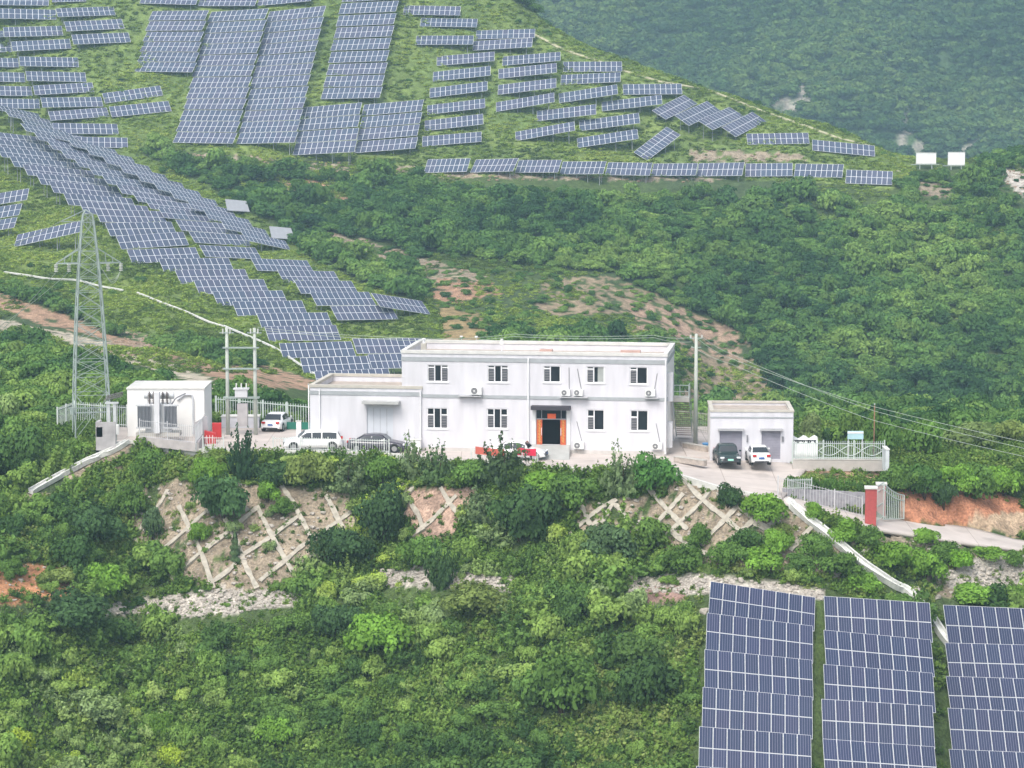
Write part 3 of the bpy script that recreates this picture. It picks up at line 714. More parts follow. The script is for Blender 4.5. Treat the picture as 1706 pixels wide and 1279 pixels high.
# parapet coping, a little proud
pp = MB()
for x0,x1,y0,y1 in ((-.06,WID+.06,-.06,.30),(-.06,WID+.06,DEP-.30,DEP+.06),(-.06,.30,.30,DEP-.30),(WID-.30,WID+.06,.30,DEP-.30)):
    pp.box(x0,x1,y0,y1,HT-.25,HT)
pp.build('coping', mat('coping_pale', (.62,.61,.58), .9, var=.12), B)
for n, z0, z1 in (('upper_band', F.at(900,604)[1], F.at(900,597)[1]), ('middle_band', F.at(900,665)[1], F.at(900,659.5)[1])):
    bb = MB(); bb.box(-.04, WID+.04, -.045, -.001, z0, z1); bb.box(WID+.001, WID+.045, 0, DEP, z0, z1); bb.build('grey_band', grey_band, B)
bb = MB(); bb.box(-.03,WID+.03,-.03,-.001,-.3,.28); bb.build('plinth', mat('plinth', (.55,.52,.49), .9, var=.15), B)
curtain_m = mat('curtain', (.38,.40,.38), .9)
def window(parent, o, kind, low, curtain=False):
    x0,x1,z0,z1 = o; w_, h_ = x1-x0, z1-z0
    fr = MB(); t = .07
    cols = [0, .34, .66, 1] if kind == 3 else [0, .40, 1]
    fr.box(x0,x1,.05,.13,z0,z0+t); fr.box(x0,x1,.05,.13,z1-t,z1)
    for c in cols: 
        xc = min(max(x0+w_*c, x0+t/2), x1-t/2); fr.box(xc-t/2-.01, xc+t/2+.01, .052, .128, z0+t, z1-t)
    tr = z1-h_*(.34 if low else .17)
    side = [(cols[0], cols[1])] if kind == 2 else [(cols[0], cols[1]), (cols[2], cols[3])]
    for a, b in side: fr.box(x0+w_*a+t, x0+w_*b-t*.7, .054, .126, tr-.05, tr+.05)
    f = fr.build('window', frame_w, parent)
    gl = MB(); gl.box(x0+.03,x1-.03,.135,.15,z0+.03,z1-.03); gl.build('pane', glass_dark, f)
    lv = MB()
    for a, b in side:
        n = int((tr-z0)/.13)
        for k in range(1, n): 
            z = z0+t+k*.13; lv.box(x0+w_*a+t, x0+w_*b-t*.6, .03, .05, z-.04, z+.035)
    lv.build('louver', louver_m, f)
    sl = MB(); sl.box(x0-.06,x1+.06,-.06,.05,z0-.09,z0-.003); sl.build('sill', frame_w, f)
    if curtain:
        c = MB()
        for k in range(8):
            xa = x0+w_*(.62+.045*k); c.box(xa, xa+w_*.042, .112+.01*(k%2), .131, z0+t, z1-t)
        c.build('curtain', curtain_m, f)
for i, o in enumerate(OPEN[:5]): window(B, o, 3 if i < 2 else 2, False, i == 3)
for i, o in enumerate(OPEN[5:9]): window(B, o, 3 if i < 2 else 2, True)
# doorway
dx0,dx1,dz0,dz1 = OPEN[9]; tz = F.at(920, 698)[1]
dm = MB(); dm.box(dx0,dx0+.06,.02,.12,dz0,dz1); dm.box(dx1-.06,dx1,.02,.12,dz0,dz1); dm.box(dx0+.06,dx1-.06,.02,.12,tz-.05,tz+.05); dm.box(dx0+.42,dx0+.47,.03,.11,tz+.05,dz1); dm.box(dx1-.47,dx1-.42,.03,.11,tz+.05,dz1)
fd = dm.build('door_frame', mat('door_steel', (.30,.31,.33), .4, metal=.3), B)
dg = MB(); dg.box(dx0+.06,dx1-.06,.06,.075,tz+.05,dz1); dg.build('transom_glass', glass_dark, fd)
for s, xa, xb in (('l', dx0+.06, dx0+.50), ('r', dx1-.50, dx1-.06)):
    c = MB(); c.box(xa, xb, -.02, .02, dz0, tz-.05); cp = c.build('red_couplet', red_paper, B)
    g = MB()
    gold = mat('gold_ink', (.60,.36,.08), .6)
    for k in range(7):
        zc = dz0+.3+(tz-dz0-.5)*k/6; xm = (xa+xb)/2
        g.box(xm-.13,xm+.13,-.026,-.021,zc+.07,zc+.10); g.box(xm-.02,xm+.02,-.0262,-.0205,zc-.12,zc+.07-.002); g.box(xm-.10,xm-.022,-.0261,-.0206,zc-.03,zc); g.box(xm+.022,xm+.11,-.0261,-.0206,zc-.08,zc-.05)
    g.build('couplet_writing', gold, cp)
    hd = MB(); xh = xb-.05 if s == 'l' else xa+.05; hd.box(xh-.02, xh+.02, -.1, -.06, dz0+.75, dz0+1.35); hd.build('door_handle', frame_w, fd)
c = MB(); r_ = F.rect(912,689,926,697.3); c.box(r_[0],r_[1],.0,.02,r_[2],r_[3]); c.build('door_banner', mat('orange_red_paper', (.85,.13,.03), .6), B)
c = MB(); xa,_,za,zb = F.rect(886,674.5,951,682); xb = F.rect(886,674.5,951,682)[1]; c.box(xa, xb, -.75, -.001, za, zb); c.build('door_canopy', mat('canopy_dark', (.05,.045,.055), .7), B)
c = MB(); c.box(xa+.02,xb-.02,-.10,-.002,dz0-.02,za-.002); 
c2 = MB(); c2.box(dx0-.30,dx0-.002,-.08,-.002,dz0,za-.003); c2.box(dx1+.002,dx1+.30,-.08,-.002,dz0,za-.003); c2.build('door_surround', mat('surround', (.70,.70,.70), .8), B)
# entrance ramp
rp = MB(); rp.add([(dx0-.3,-.01,dz0),(dx1+.25,-.01,dz0),(dx1+.6,-3.6,.02),(dx0-.2,-3.6,.02),(dx0-.3,-.01,-.2),(dx1+.25,-.01,-.2),(dx1+.6,-3.6,-.2),(dx0-.2,-3.6,-.2)], [(0,3,2,1),(4,5,6,7),(0,1,5,4),(1,2,6,5),(2,3,7,6),(3,0,4,7)])
rp.build('entrance_ramp', mat('ramp_grey', (.40,.40,.38), .9, var=.1), B)
# rain pipes
for u, v0, v1, zc in ((880.5,590,747,0),(1112,590,752,0)):
    x = F.at(u, 650)[0]; x = min(x, WID-.08); m = MB(); m.tube([(x,-.12,HT-.5),(x,-.12,.1)], .07, 8); m.build('rain_pipe', frame_w, B)
# rooftop odds and ends: a vent cowl and low blocks
m = MB()
for u, wx in ((898,1.0),(1042,1.6)):
    x = F.at(u, 575)[0]; m.box(x-wx/2, x+wx/2, 4.5, 5.3, RZ, RZ+.45)
m.build('roof_hatch', mat('roof_pink', (.50,.33,.28), .9), B)

# wing
FW = Facade(F.p + F.n*.06, YAW)
wx0 = FW.at(517, 740)[0]; wx1 = FW.at(703, 700)[0]; HW = FW.at(560, 641)[1]
A = empty('annex_building', FW.p + F.x*wx0, YAW, 'low white single-storey annex with flat roof joined to the left of the office block', 'building')
WW = wx1-wx0; DW = 8.2
def fa(u, v, off=0): x, z = FW.at(u, v, off); return x-wx0, z
dl = fa(611,678); dr = fa(655,722)
op = [(dl[0], dr[0], -.1, dl[1])]
gap = -wx0   # where the office wall begins in annex coordinates
panel_wall(0, WW, -.3, HW-.22, op, 0, .24).build('front_wall', white_wall, A)
m = MB(); m.box(0,.24,.24,DW,-.3,HW-.22); m.box(WW-.24,WW,.24,.48,-.3,HW-.22); m.build('side_wall', white_wall, A)
m = MB(); m.box(.24,gap-.05,DW-.24,DW,-.3,HW-.22); m.build('back_wall', white_wall, A)
m = MB(); m.box(.24,gap-.05,.24,DW-.24,HW-.85,HW-.65); m.build('roof', roof_deck, A)
m = MB(); m.box(-.06,WW+.06,-.06,.3,HW-.22,HW); m.box(-.06,.3,.3,DW-.3,HW-.22,HW); m.box(-.06,gap-.05,DW-.3,DW+.06,HW-.22,HW); m.build('coping', parapet_m, A)
zb0, zb1 = fa(560,657.5)[1], fa(560,651)[1]; m = MB(); m.box(-.04,WW+.04,-.045,-.001,zb0,zb1); m.build('grey_band', grey_band, A)
m = MB(); m.box(op[0][0],op[0][1],.12,.16,-.05,op[0][3]); dd = m.build('door', mat('door_pale', (.60,.62,.66), .6, var=.04), A)
m = MB(); xm = (op[0][0]+op[0][1])/2
for k in range(1, 4): xk = op[0][0]+(op[0][1]-op[0][0])*k/4; m.box(xk-.02,xk+.02,.10,.119,0,op[0][3]-.1)
m.box(xm+.5,xm+.62,.09,.119,.5,1.5); m.build('door_ribs', mat('door_rib', (.46,.47,.5), .6), dd)
cl, cr_ = fa(606,664)[0], fa(667,664)[0]; zc = fa(630,671)[1]; m = MB(); m.box(cl,cr_,-.9,-.001,zc,zc+.22); m.build('door_canopy', mat('canopy_grey', (.45,.45,.44), .8), A)
for u in (533, 703): 
    x = min(fa(u,690)[0], WW-.1); m = MB(); m.tube([(x,-.1,HW-.3),(x,-.1,.05)], .06, 8); m.build('rain_pipe', frame_w, A)

def loc(px, py, pz, base=F, off=Vector()): return base.p+base.x*px - base.n*py + Vector((0,0,pz))
# external stair on the right gable
S = empty('outside_stair', loc(WID+.02, 4.0, 0), YAW, 'steel outside stair with landing on the right gable of the office', 'stair')
LZ = HT*.505; m = MB(); m.box(.0,1.5,.2,1.6,LZ-.35,LZ); m.build('landing', conc, S)
m = MB()
for i in range(20):
    z = LZ-.2*(i+1); y = 1.7+.24*i
    if z > .1: m.box(.15,1.35,y,y+.26,z-.04,z)
m.build('tread', mat('rust_tread', (.26,.19,.15), .8), S)
m = MB(); m.bar((.1,1.6,LZ-.1),(.1,1.6+.24*19,LZ-3.9),.06,.2); m.bar((1.42,1.6,LZ-.1),(1.42,1.6+.24*19,LZ-3.9),.06,.2); m.build('stringer', galv, S)
m = MB()
for p, q in (((1.45,.25),(1.45,1.6)), ((0,.25),(1.45,.25))):
    for z in (.5, 1.0): m.bar((p[0],p[1],LZ+z),(q[0],q[1],LZ+z),.05)
for x, y in ((.05,.25),(.75,.25),(1.45,.25),(1.45,.9),(1.45,1.58)): m.bar((x,y,LZ),(x,y,LZ+1.0),.05)
m.bar((1.45,1.6,LZ+1),(1.45,1.6+.24*19,LZ-2.8),.05)
m.build('railing', galv, S)

# ------------------------------------------------------------------ air conditioners
def ac(name_label, p, yaw, sc=1.0, shelf=0, group='air conditioner units on the white building'):
    r = empty('air_conditioner', p, yaw, name_label, 'air conditioner', group)
    m = MB(); m.box(-.42*sc,.42*sc,-.32*sc,0,0,.58*sc); m.build('casing', ac_m, r, bevel=.03)
    m = MB(); c = (-.12*sc,-.325*sc,.29*sc); m.disc(c,(0,1,0),.225*sc,.02,20); m.build('fan_grille', ac_fan, r)
    m = MB(); 
    for k in range(4):
        a = k*math.pi/4; m.bar((c[0]-math.cos(a)*.2*sc, c[1]-.018, c[2]-math.sin(a)*.2*sc),(c[0]+math.cos(a)*.2*sc, c[1]-.018, c[2]+math.sin(a)*.2*sc),.012)
    m.disc((c[0],c[1]-.02,c[2]),(0,1,0),.06*sc,.02,10); m.build('fan_guard', ac_m, r)
    m = MB()
    for x in (-.3*sc,.3*sc): m.box(x-.03,x+.03,-.36*sc,-.0,-.07,-.001)
    m.build('bracket', steel, r)
    return r
def ac_at(u, v, label, sc=1.0, base=F, pipe=None):
    x, z = base.at(u, v, .3); r = ac(label, base.p+base.x*x+base.n*.03+Vector((0,0,z)), YAW, sc)
    if pipe:
        x2, z2 = base.at(*pipe); m = MB(); m.tube([(.3*sc,.0,.3),(x2-x,.0,z2-z)], .025, 6); m.build('refrigerant_pipe', louver_m, r)
    return r
ac_at(793, 657.5, 'air conditioner on its own ledge under the second upper window', 1.1)
ac_at(942, 659.5, 'left air conditioner of the pair above the red doorway', .9, pipe=(948,612))
ac_at(963, 659.5, 'right air conditioner of the pair above the red doorway', .9, pipe=(962,614))
ac_at(1083, 660.5, 'upper air conditioner near the right corner, under the last upper window', .95, pipe=(1095,622))
ac_at(964, 748, 'air conditioner standing on the ground just right of the doorway', 1.0, pipe=(961,702))
ac_at(1094, 749, 'air conditioner on the ground at the right corner of the office', .95, pipe=(1093,705))
m = MB()
for u0,u1,v in ((765,803,658.6),(933,980,660.7),(1075,1098,661.7)):
    x0,_ = F.at(u0,v); x1,z = F.at(u1,v); m.box(x0,x1,-.5,-.05,z-.07,z)
m.build('equipment_ledge', mat('ledge_grey', (.42,.42,.43), .8), B)
m = MB()
for z0, z1 in ((HT*.52, HT*.80),(.5,2.5)): m.box(WID+.002, WID+.42, .7, 1.5, z0, z1)
m.build('gable_cabinet', mat('cabinet_pale', (.58,.58,.60), .6), B)
# rooftop things
r = empty('roof_camera_mast', loc(F.at(827,575)[0], 3.2, RZ), YAW, 'small white instrument mast standing on the office roof', 'mast')
m = MB(); m.tube([(0,0,0),(0,0,1.0)], .035, 8); m.build('pole', frame_w, r); m = MB(); m.box(-.16,.16,-.12,.12,.95,1.25); m.disc((0,0,1.35),(0,0,1),.12,.16,10); m.build('instrument_head', ac_m, r); m = MB(); m.box(-.2,.2,-.15,.15,.0,.45); m.build('base_box', mat('violet_box', (.36,.33,.42), .6), r)
r = empty('roof_vent', loc(.9+F.at(682,590)[0], 1.6, RZ), YAW, 'pale vent block with a knob at the left roof corner', 'vent')
m = MB(); m.box(-.2,.2,-.2,.2,0,1.15); m.build('vent_block', parapet_m, r); m = MB(); m.disc((0,0,1.3),(0,0,1),.1,.3,10); m.disc((0,0,1.5),(0,0,1),.16,.1,10); m.build('vent_cap', frame_w, r)
for u, l in ((747,'left small lamp on the rear roof parapet'),(773,'right small lamp on the rear roof parapet')):
    r = empty('roof_lamp', loc(F.at(u,575)[0]-.25, DEP-.1, HT), YAW, l, 'lamp'); m = MB(); m.tube([(0,0,0),(0,0,.25)], .03, 6); m.build('stem', galv, r); m = MB(); m.disc((0,0,.3),(0,0,1),.13,.1,10); m.build('lamp_head', frame_w, r)

# ------------------------------------------------------------------ garage
gl = on_z(1183, 763.3, 0.0); GY_ = -R(2.5); FG = Facade(gl, GY_)
GW = FG.at(1321, 768)[0]; GH = FG.at(1250, 683)[1]
g = empty('garage_building', gl, GY_, 'small white flat-roofed garage with two grey roller shutters', 'garage')
o1 = FG.rect(1199,717,1236,764); o2 = FG.rect(1269,717,1300,764); op = [(o1[0],o1[1],-.05,o1[3]),(o2[0],o2[1],-.05,o2[3])]
panel_wall(0, GW, -.5, GH-.15, op, 0, .22).build('front_wall', white_wall, g)
m = MB(); m.box(0,.22,.22,6,-.5,GH-.15); m.box(GW-.22,GW,.22,6,-.5,GH-.15); m.build('side_wall', cream_wall, g); m = MB(); m.box(.22,GW-.22,5.78,6,-.5,GH-.15); m.build('back_wall', white_wall, g)
m = MB(); m.box(.22,GW-.22,.22,5.78,GH-.5,GH-.35); m.build('roof', roof_deck, g)
m = MB(); m.box(-.05,GW+.05,-.05,.28,GH-.15,GH); m.box(-.05,.28,.28,5.7,GH-.15,GH); m.box(GW-.28,GW+.05,.28,5.7,GH-.15,GH); m.box(-.05,GW+.05,5.7,6.05,GH-.15,GH); m.build('coping', parapet_m, g)
zz = FG.at(1250,694)[1]; m = MB(); m.box(-.03,GW+.03,-.035,-.001,zz-.12,zz); m.build('grey_band', grey_band, g)
for o in op:
    m = MB(); z = -.05
    while z < o[3]-.02: m.box(o[0],o[1],.12+.01*(int(z*10)%2),.16,z,min(z+.098,o[3])); z += .1
    m.build('roller_shutter', shutter_m, g)
    m = MB(); m.box(o[0]-.14,o[1]+.14,-.35,-.001,o[3]+.02,o[3]+.2); m.build('shutter_hood', mat('hood_grey', (.42,.42,.43), .8), g)
m = MB(); x,z = FG.at(1245,730); m.box(x-.06,x+.06,-.1,-.001,z-.3,z+.25); x,z = FG.at(1304,731); m.box(x-.08,x+.08,-.1,-.001,z-.2,z+.2); m.build('wall_box', louver_m, g)

# ------------------------------------------------------------------ substation hut with transformer
sl = on_z(213, 727, 0); FS = Facade(sl, 0.0); SWd = FS.at(341, 727)[0]; SH = FS.at(270,646)[1]
h = empty('substation_hut', sl, 0, 'white windowless box hut standing behind the power transformer', 'hut')
m = MB(); m.box(0,SWd,0,5.2,-.2,SH-.12); m.build('wall', mat('hut_wall', (.80,.79,.76), .85, var=.05, streak=True), h)
m = MB(); m.box(-.06,SWd+.06,-.06,5.26,SH-.12,SH); m.build('roof', kerb_m, h)
m = MB(); x,z = FS.at(322,690); m.tube([(x-1.3,-.1,SH-1.0),(x-.7,-.1,SH-.55),(x-.1,-.1,SH-.55),(x,-.1,SH-.9),(x,-.1,.2)], .09, 8); m.build('cable_pipe', mat('pipe_grey', (.55,.56,.58), .5), h)
tp = on_z(265, 734, .0); tp.z = .45; T_ = empty('power_transformer', tp, 0, 'grey power transformer with two dark radiator banks and bushings on top', 'transformer')
m = MB(); m.box(-1.55,1.55,-.7,.8,-.0,.28); m.build('base', conc, T_)
m = MB(); m.box(-.9,.9,-.55,.6,.28,2.35); m.build('tank', trans_m, T_, bevel=.04)
for sx in (-1, 1):
    m = MB()
    for k in range(9):
        x = sx*(.55+.1*k); m.box(x-.03,x+.03,-.95,-.58,.75,2.25)
    m.build('radiator', rad_m, T_); m = MB(); m.box(min(sx*.45,sx*1.5),max(sx*.45,sx*1.5),-.9,-.62,2.26,2.36); m.box(min(sx*.45,sx*1.5),max(sx*.45,sx*1.5),-.9,-.62,.62,.72); m.build('radiator_header', trans_m, T_)
m = MB(); m.box(-.18,.2,-1.05,-.56,.28,3.3); m.build('control_box', mat('pale_grey_box', (.66,.66,.67), .5), T_, bevel=.02)
m = MB(); m.tube([(-1.0,.1,2.95),(1.1,.1,2.95)], .26, 12); m.box(-.8,-.7,0,.2,2.35,2.75); m.box(.8,.9,0,.2,2.35,2.75); m.build('conservator', trans_m, T_)
for x in (-.6,-.3,.35,.65):
    m = MB(); m.tube([(x,-.25,2.35),(x,-.25,3.25)], .05, 8)
    for k in range(6): m.disc((x,-.25,2.5+.12*k),(0,0,1),.12,.04,10)
    m.build('bushing', mat('bushing_brown', (.18,.15,.14), .4), T_)
m = MB(); m.tube([(.9,-.3,2.2),(1.25,-.35,2.75),(1.5,-.3,2.9),(1.95,0,3.1)], .05, 6); m.build('cable', louver_m, T_)
T_.scale = (1.15,1.1,1.12)
# concrete screen walls around the transformer
def posts_fence(name, label, pts, hts, step, r, m_, rails, cat='fence', group=None, posts=None, base=0.0, scallop=0.0, post_w=.08, parts=True):
    """pts: ground points; vertical bars every step with rails at the given heights"""
    pts = [Vector(p) for p in pts]; o0 = pts[0]; rt = empty(name, o0, 0, label, cat, group)
    bars = MB(); rl = MB(); ps = MB()
    for a, b in zip(pts[:-1], pts[1:]):
        L = (b-a).length; n = max(1, int(L/step))
        for i in range(n):
            f = i/n; p = a.lerp(b, f)-o0; hh = hts - scallop*abs(math.sin(f*L*math.pi/3.0))
            bars.bar(p+Vector((0,0,base)), p+Vector((0,0,hh)), r)
        for z in rails: rl.bar(a-o0+Vector((0,0,z)), b-o0+Vector((0,0,z)), r*1.4)
        k = max(1, round(L/(posts or 3.0)))
        for i in range(0 if a is pts[0] else 1, k+1): p = a.lerp(b, i/k)-o0+Vector((0,-.004,0)); ps.bar(p, p+Vector((0,0,hts+.08)), post_w)
    bars.build('bars', m_, rt); rl.build('rail', m_, rt); ps.build('posts', m_, rt); return rt
a_, b_, c_, d_ = on_z(226,742,0), on_z(330,753,0), on_z(341,733,0), on_z(215,727,0)
m = MB(); pr = empty('transformer_plinth_wall', a_, 0, 'low pinkish concrete wall below the transformer on the platform edge', 'wall')
m.bar(Vector((.3,.3,.35)), b_-a_+Vector((-.2,.3,.35)), .2, .7); m.bar(b_-a_+Vector((-.1,.35,.35)), c_-a_+Vector((0,0,.35)), .2, .7); m.build('wall_body', mat('pink_conc', (.45,.41,.40), .9, var=.15), pr)
posts_fence('wire_fence', 'tall thin grey steel fence around the transformer', [a_+Vector((.3,.3,0)), b_+Vector((-.2,.3,0)), c_], 2.1, .22, .022, mat('fence_dim', (.52,.52,.53), .6), (.75,2.0), base=.6)
m = MB(); pw = empty('screen_panel', on_z(335,738,0), 0, 'leaning grey mesh screen panel at the right corner of the transformer pen', 'panel')
m.add([(-.5,0,0),(.5,.4,0),(.5,.4,2.2),(-.5,0,1.7),(-.5,.04,0),(.5,.44,0),(.5,.44,2.2),(-.5,.04,1.7)], [(0,1,2,3),(7,6,5,4),(0,4,5,1),(1,5,6,2),(2,6,7,3),(3,7,4,0)]); m.build('panel', mat('mesh_grey', (.42,.41,.42), .7), pw)
# grey concrete stump walls left of the transformer, and cable end posts
m = MB(); st_ = empty('concrete_bay_wall', on_z(168,742,0), 0, 'short weathered concrete bay wall at the foot of the lattice tower', 'wall'); m.box(-.4,1.2,0,.25,-.4,1.9); m.box(-.4,-.15,.25,1.6,-.4,1.9); m.build('wall_body', mat('bay_conc', (.40,.38,.38), .9, var=.2), st_)
cp = empty('cable_terminal_stand', on_z(186,733,0), 0, 'cable terminal stand with dark insulators between tower and hut', 'terminal')
m = MB(); m.box(-.35,-.1,0,.25,0,3.2); m.box(.15,.42,0,.25,0,3.0); m.box(-.5,.6,-.05,.3,3.0,3.15); m.build('stand_post', mat('post_pale', (.50,.52,.52), .7), cp)
m = MB()
for k in range(3):
    z = 3.3+.16*k; m.tube([(-.6+.1*k,.1,z),(1.0,.1,z+.35)], .035, 6)
    for q in range(8): m.disc((-.4+.16*q+.1*k,.1,z+.045+.035*q),(1,0,.25),.11,.05,8)
m.build('insulator', mat('insul_dark', (.10,.09,.09), .4), cp)
for k, (u, v) in enumerate(((193,738),(166,742))):
    e = empty('junction_box', on_z(u, v, 0), 0, ['pale grey junction box on a post beside the concrete bay','grey junction box against the bay wall under the tower'][k], 'electric box'); m = MB(); m.box(-.25,.25,0,.3,.7,1.5); m.build('box_body', ac_m, e); m = MB(); m.box(-.05,.05,.1,.2,-.1,.7); m.build('leg', galv, e)
# red cabinets
e = empty('fire_cabinet', on_z(361,732,0), .1, 'tall red fire equipment cabinet beside the substation hut', 'cabinet'); m = MB(); m.box(-.35,.4,0,.5,.05,1.35); m.build('body', red_m, e, bevel=.02); m = MB(); m.box(-.32,.0,-.02,-.001,.12,1.3); m.box(.04,.37,-.02,-.001,.12,1.3); m.build('door', red_m, e)
e = empty('sand_box', on_z(350,739,0), .1, 'low red fire sand box with sloping lid and white stripes', 'box'); m = MB(); m.prism([(-.45,0),(.45,0),(.45,.85),(-.45,1.05)], 0, .6); m.build('body', red_m, e)
m = MB(); 
for k in range(3): m.box(-.3+.25*k,-.26+.25*k,-.012,-.001,.05,.7)
m.build('stripe', frame_w, e)
e = empty('white_bollard', on_z(498,729,0), 0, 'white square post standing between the white sedan and white estate car', 'post'); m = MB(); m.box(-.2,.2,-.2,.2,0,1.35); m.build('body', frame_w, e, bevel=.02); m = MB(); m.box(-.23,.23,-.23,.23,1.35,1.42); m.build('cap', kerb_m, e)
e = empty('water_tank_box', on_z(1, 1, 0) if False else on_z(693,752,0), 0, 'white box unit on the ground at the right end of the annex', 'box'); m = MB(); m.box(-.4,.4,-.3,.3,0,.95); m.build('body', ac_m, e, bevel=.05); m = MB(); m.box(-.44,.44,-.34,.34,.95,1.0); m.build('lid', kerb_m, e)

# ------------------------------------------------------------------ fences, kerbs, rails
kb = MB(); ep = [p.copy() for p in yf]; o0 = ep[0]
kr = empty('kerb_wall', o0, 0, 'long low white kerb wall along the front edge of the yard', 'kerb')
for p, q in zip(ep[:-1], ep[1:]): kb.bar(p-o0+Vector((0,.12,-.08)), q-o0+Vector((0,.12,-.08)), .28, .56)
kb.build('kerb', kerb_m, kr)
rw = MB()
for p, q in zip(ep[:-1], ep[1:]): rw.bar(p-o0+Vector((0,.22,-.9)), q-o0+Vector((0,.22,-.9)), .3, 1.1)
rw.build('retaining_face', conc, kr)
def edge_pts(u0, u1, inset=.15):
    us = [u0]+[e[0] for e in EDGE if u0 < e[0] < u1]+[u1]
    out = []
    for u in us:
        v = np.interp(u, [e[0] for e in EDGE], [e[1] for e in EDGE]); z = np.interp(u, [e[0] for e in EDGE], [e[2] for e in EDGE])
        p = on_z(u, v, z); out.append(p+Vector((0, inset, .18)))
    return out
posts_fence('edge_railing', 'white railing on the kerb in front of the dark sedan', edge_pts(455, 648), 1.05, .19, .03, fence_w if False else fence_m, (.12,.95), posts=2.4)
posts_fence('edge_railing', 'white railing on the kerb behind the red banner', edge_pts(785, 896), 1.0, .19, .03, fence_m, (.12,.92), posts=2.4)
posts_fence('edge_railing', 'thin white railing in front of the red cabinets', edge_pts(338, 372), 1.0, .17, .03, fence_m, (.12,.92), posts=1.6)
def banner(u0, u1, v0, v1, label, m_, y_off=-.02):
    pts = edge_pts(u0, u1, .08); a, b = pts[0], pts[-1]
    za = HC-Tv(v0)*a.y; zb = HC-Tv(v1)*a.y; e = empty('banner', a, 0, label, 'banner', 'red banners on the railing'); d = b-a; m = MB(); n = 8
    for k in range(n):
        p = Vector((d.x*k/n, d.y*k/n-.03*(k % 2), 0)); q = Vector((d.x*(k+1)/n, d.y*(k+1)/n-.03*((k+1) % 2), 0)); t = Vector((0,.02,0))
        lo = zb-a.z; hi = za-a.z-.05*math.sin(math.pi*k/n)
        m.add([p+Vector((0,0,lo)), q+Vector((0,0,lo)), q+Vector((0,0,hi)), p+Vector((0,0,hi)), p+t+Vector((0,0,lo)), q+t+Vector((0,0,lo)), q+t+Vector((0,0,hi)), p+t+Vector((0,0,hi))], [(0,1,2,3),(7,6,5,4),(0,4,5,1),(2,6,7,3)])
    m.build('cloth', m_, e); m = MB(); m.bar((0,.06,zb-a.z-.5),(0,.06,za-a.z),.05); m.bar((d.x,d.y+.06,zb-a.z-.5),(d.x,d.y+.06,za-a.z),.05); m.build('tie_post', fence_m, e)
banner(792, 840, 743.5, 756, 'faded orange red banner half hidden by the dark bush', mat('faded_red', (.62,.14,.10), .7, var=.15))
banner(862, 893, 745.5, 758, 'bright crimson banner in front of the white car', mat('crimson', (.72,.03,.08), .6, var=.12))
# rear fence, left of the annex, and left fence near the tower
posts_fence('rear_fence', 'white picket fence along the rear of the yard between hut and annex', [on_z(358,703,0)+Vector((0,1.0,0)), on_z(518,716,0)+Vector((0,.3,0))], 2.1, .27, .05, fence_g, (.25,1.9), posts=2.6, post_w=.16)
m = MB(); e = empty('green_sheeting', on_z(478,715.5,0), 0, 'low dark green sheet fixed along the foot of the rear fence', 'sheet'); m.bar((0,0,.35), on_z(517,716.2,0)-on_z(478,715.5,0)+Vector((0,0,.35)), .04, .6); m.build('sheet', green_net, e); m = MB(); m.bar((0,.05,.0),(0,.05,.7),.06); m.build('stake', galv, e)
posts_fence('tower_fence', 'pale grey picket fence around the foot of the lattice tower', [on_z(96,716,-.1), on_z(125,705,0), on_z(212,712,0)], 1.9, .2, .035, fence_m, (.2,1.7), posts=2.4, post_w=.1)
posts_fence('gable_fence', 'dull picket fence behind the yard between office and garage', [on_z(1122,712,0)+Vector((0,-1,0)), on_z(1185,722,0)], 1.7, .2, .035, mat('fence_tan', (.40,.38,.33), .7), (.2,1.6), posts=2.2)
# right garden fence with scroll pattern
ga, gb = on_z(1324,783,-.35)+Vector((0,1.6,.3)), on_z(1478,781,-.5)+Vector((0,1.6,.2))
gf = posts_fence('garden_fence', 'ornate pale green garden fence with oval scrolls right of the garage', [ga, gb], 1.75, .17, .04, fence_g, (.45,1.55), posts=2.6, post_w=.1, base=.3)
m = MB(); d = gb-ga; n = 48; k_ = 3
for s in (-1, 1):
    pts = [d*(.28+.70*i/n)+Vector((0,-.05,1.0+s*.38*abs(math.sin(math.pi*k_*i/n)))) for i in range(n+1)]
    m.tube(pts, .035, 5)
m.build('scroll', fence_g, gf)
m = MB(); e = empty('garden_wall', ga, 0, 'low pale concrete wall carrying the ornate garden fence', 'wall'); m.bar(Vector((0,0,-.15)), d+Vector((0,0,-.15)), .25, .9); m.build('wall_body', mat('gw_conc', (.50,.46,.42), .9, var=.12), e); m = MB(); m.bar(Vector((0,0,.33)), d+Vector((0,0,.33)), .32, .06); m.build('coping', kerb_m, e)
gc = on_z(1477,786,-.5); m = MB(); e = empty('corner_panel', gc, 0, 'narrow pale panel post closing the right end of the garden fence', 'post'); m.box(-.12,.16,-.2,1.6,0,1.75); m.build('panel', mat('panel_pale', (.60,.63,.64), .7), e); m = MB(); m.box(-.16,.2,-.24,1.64,1.75,1.8); m.build('cap', kerb_m, e)
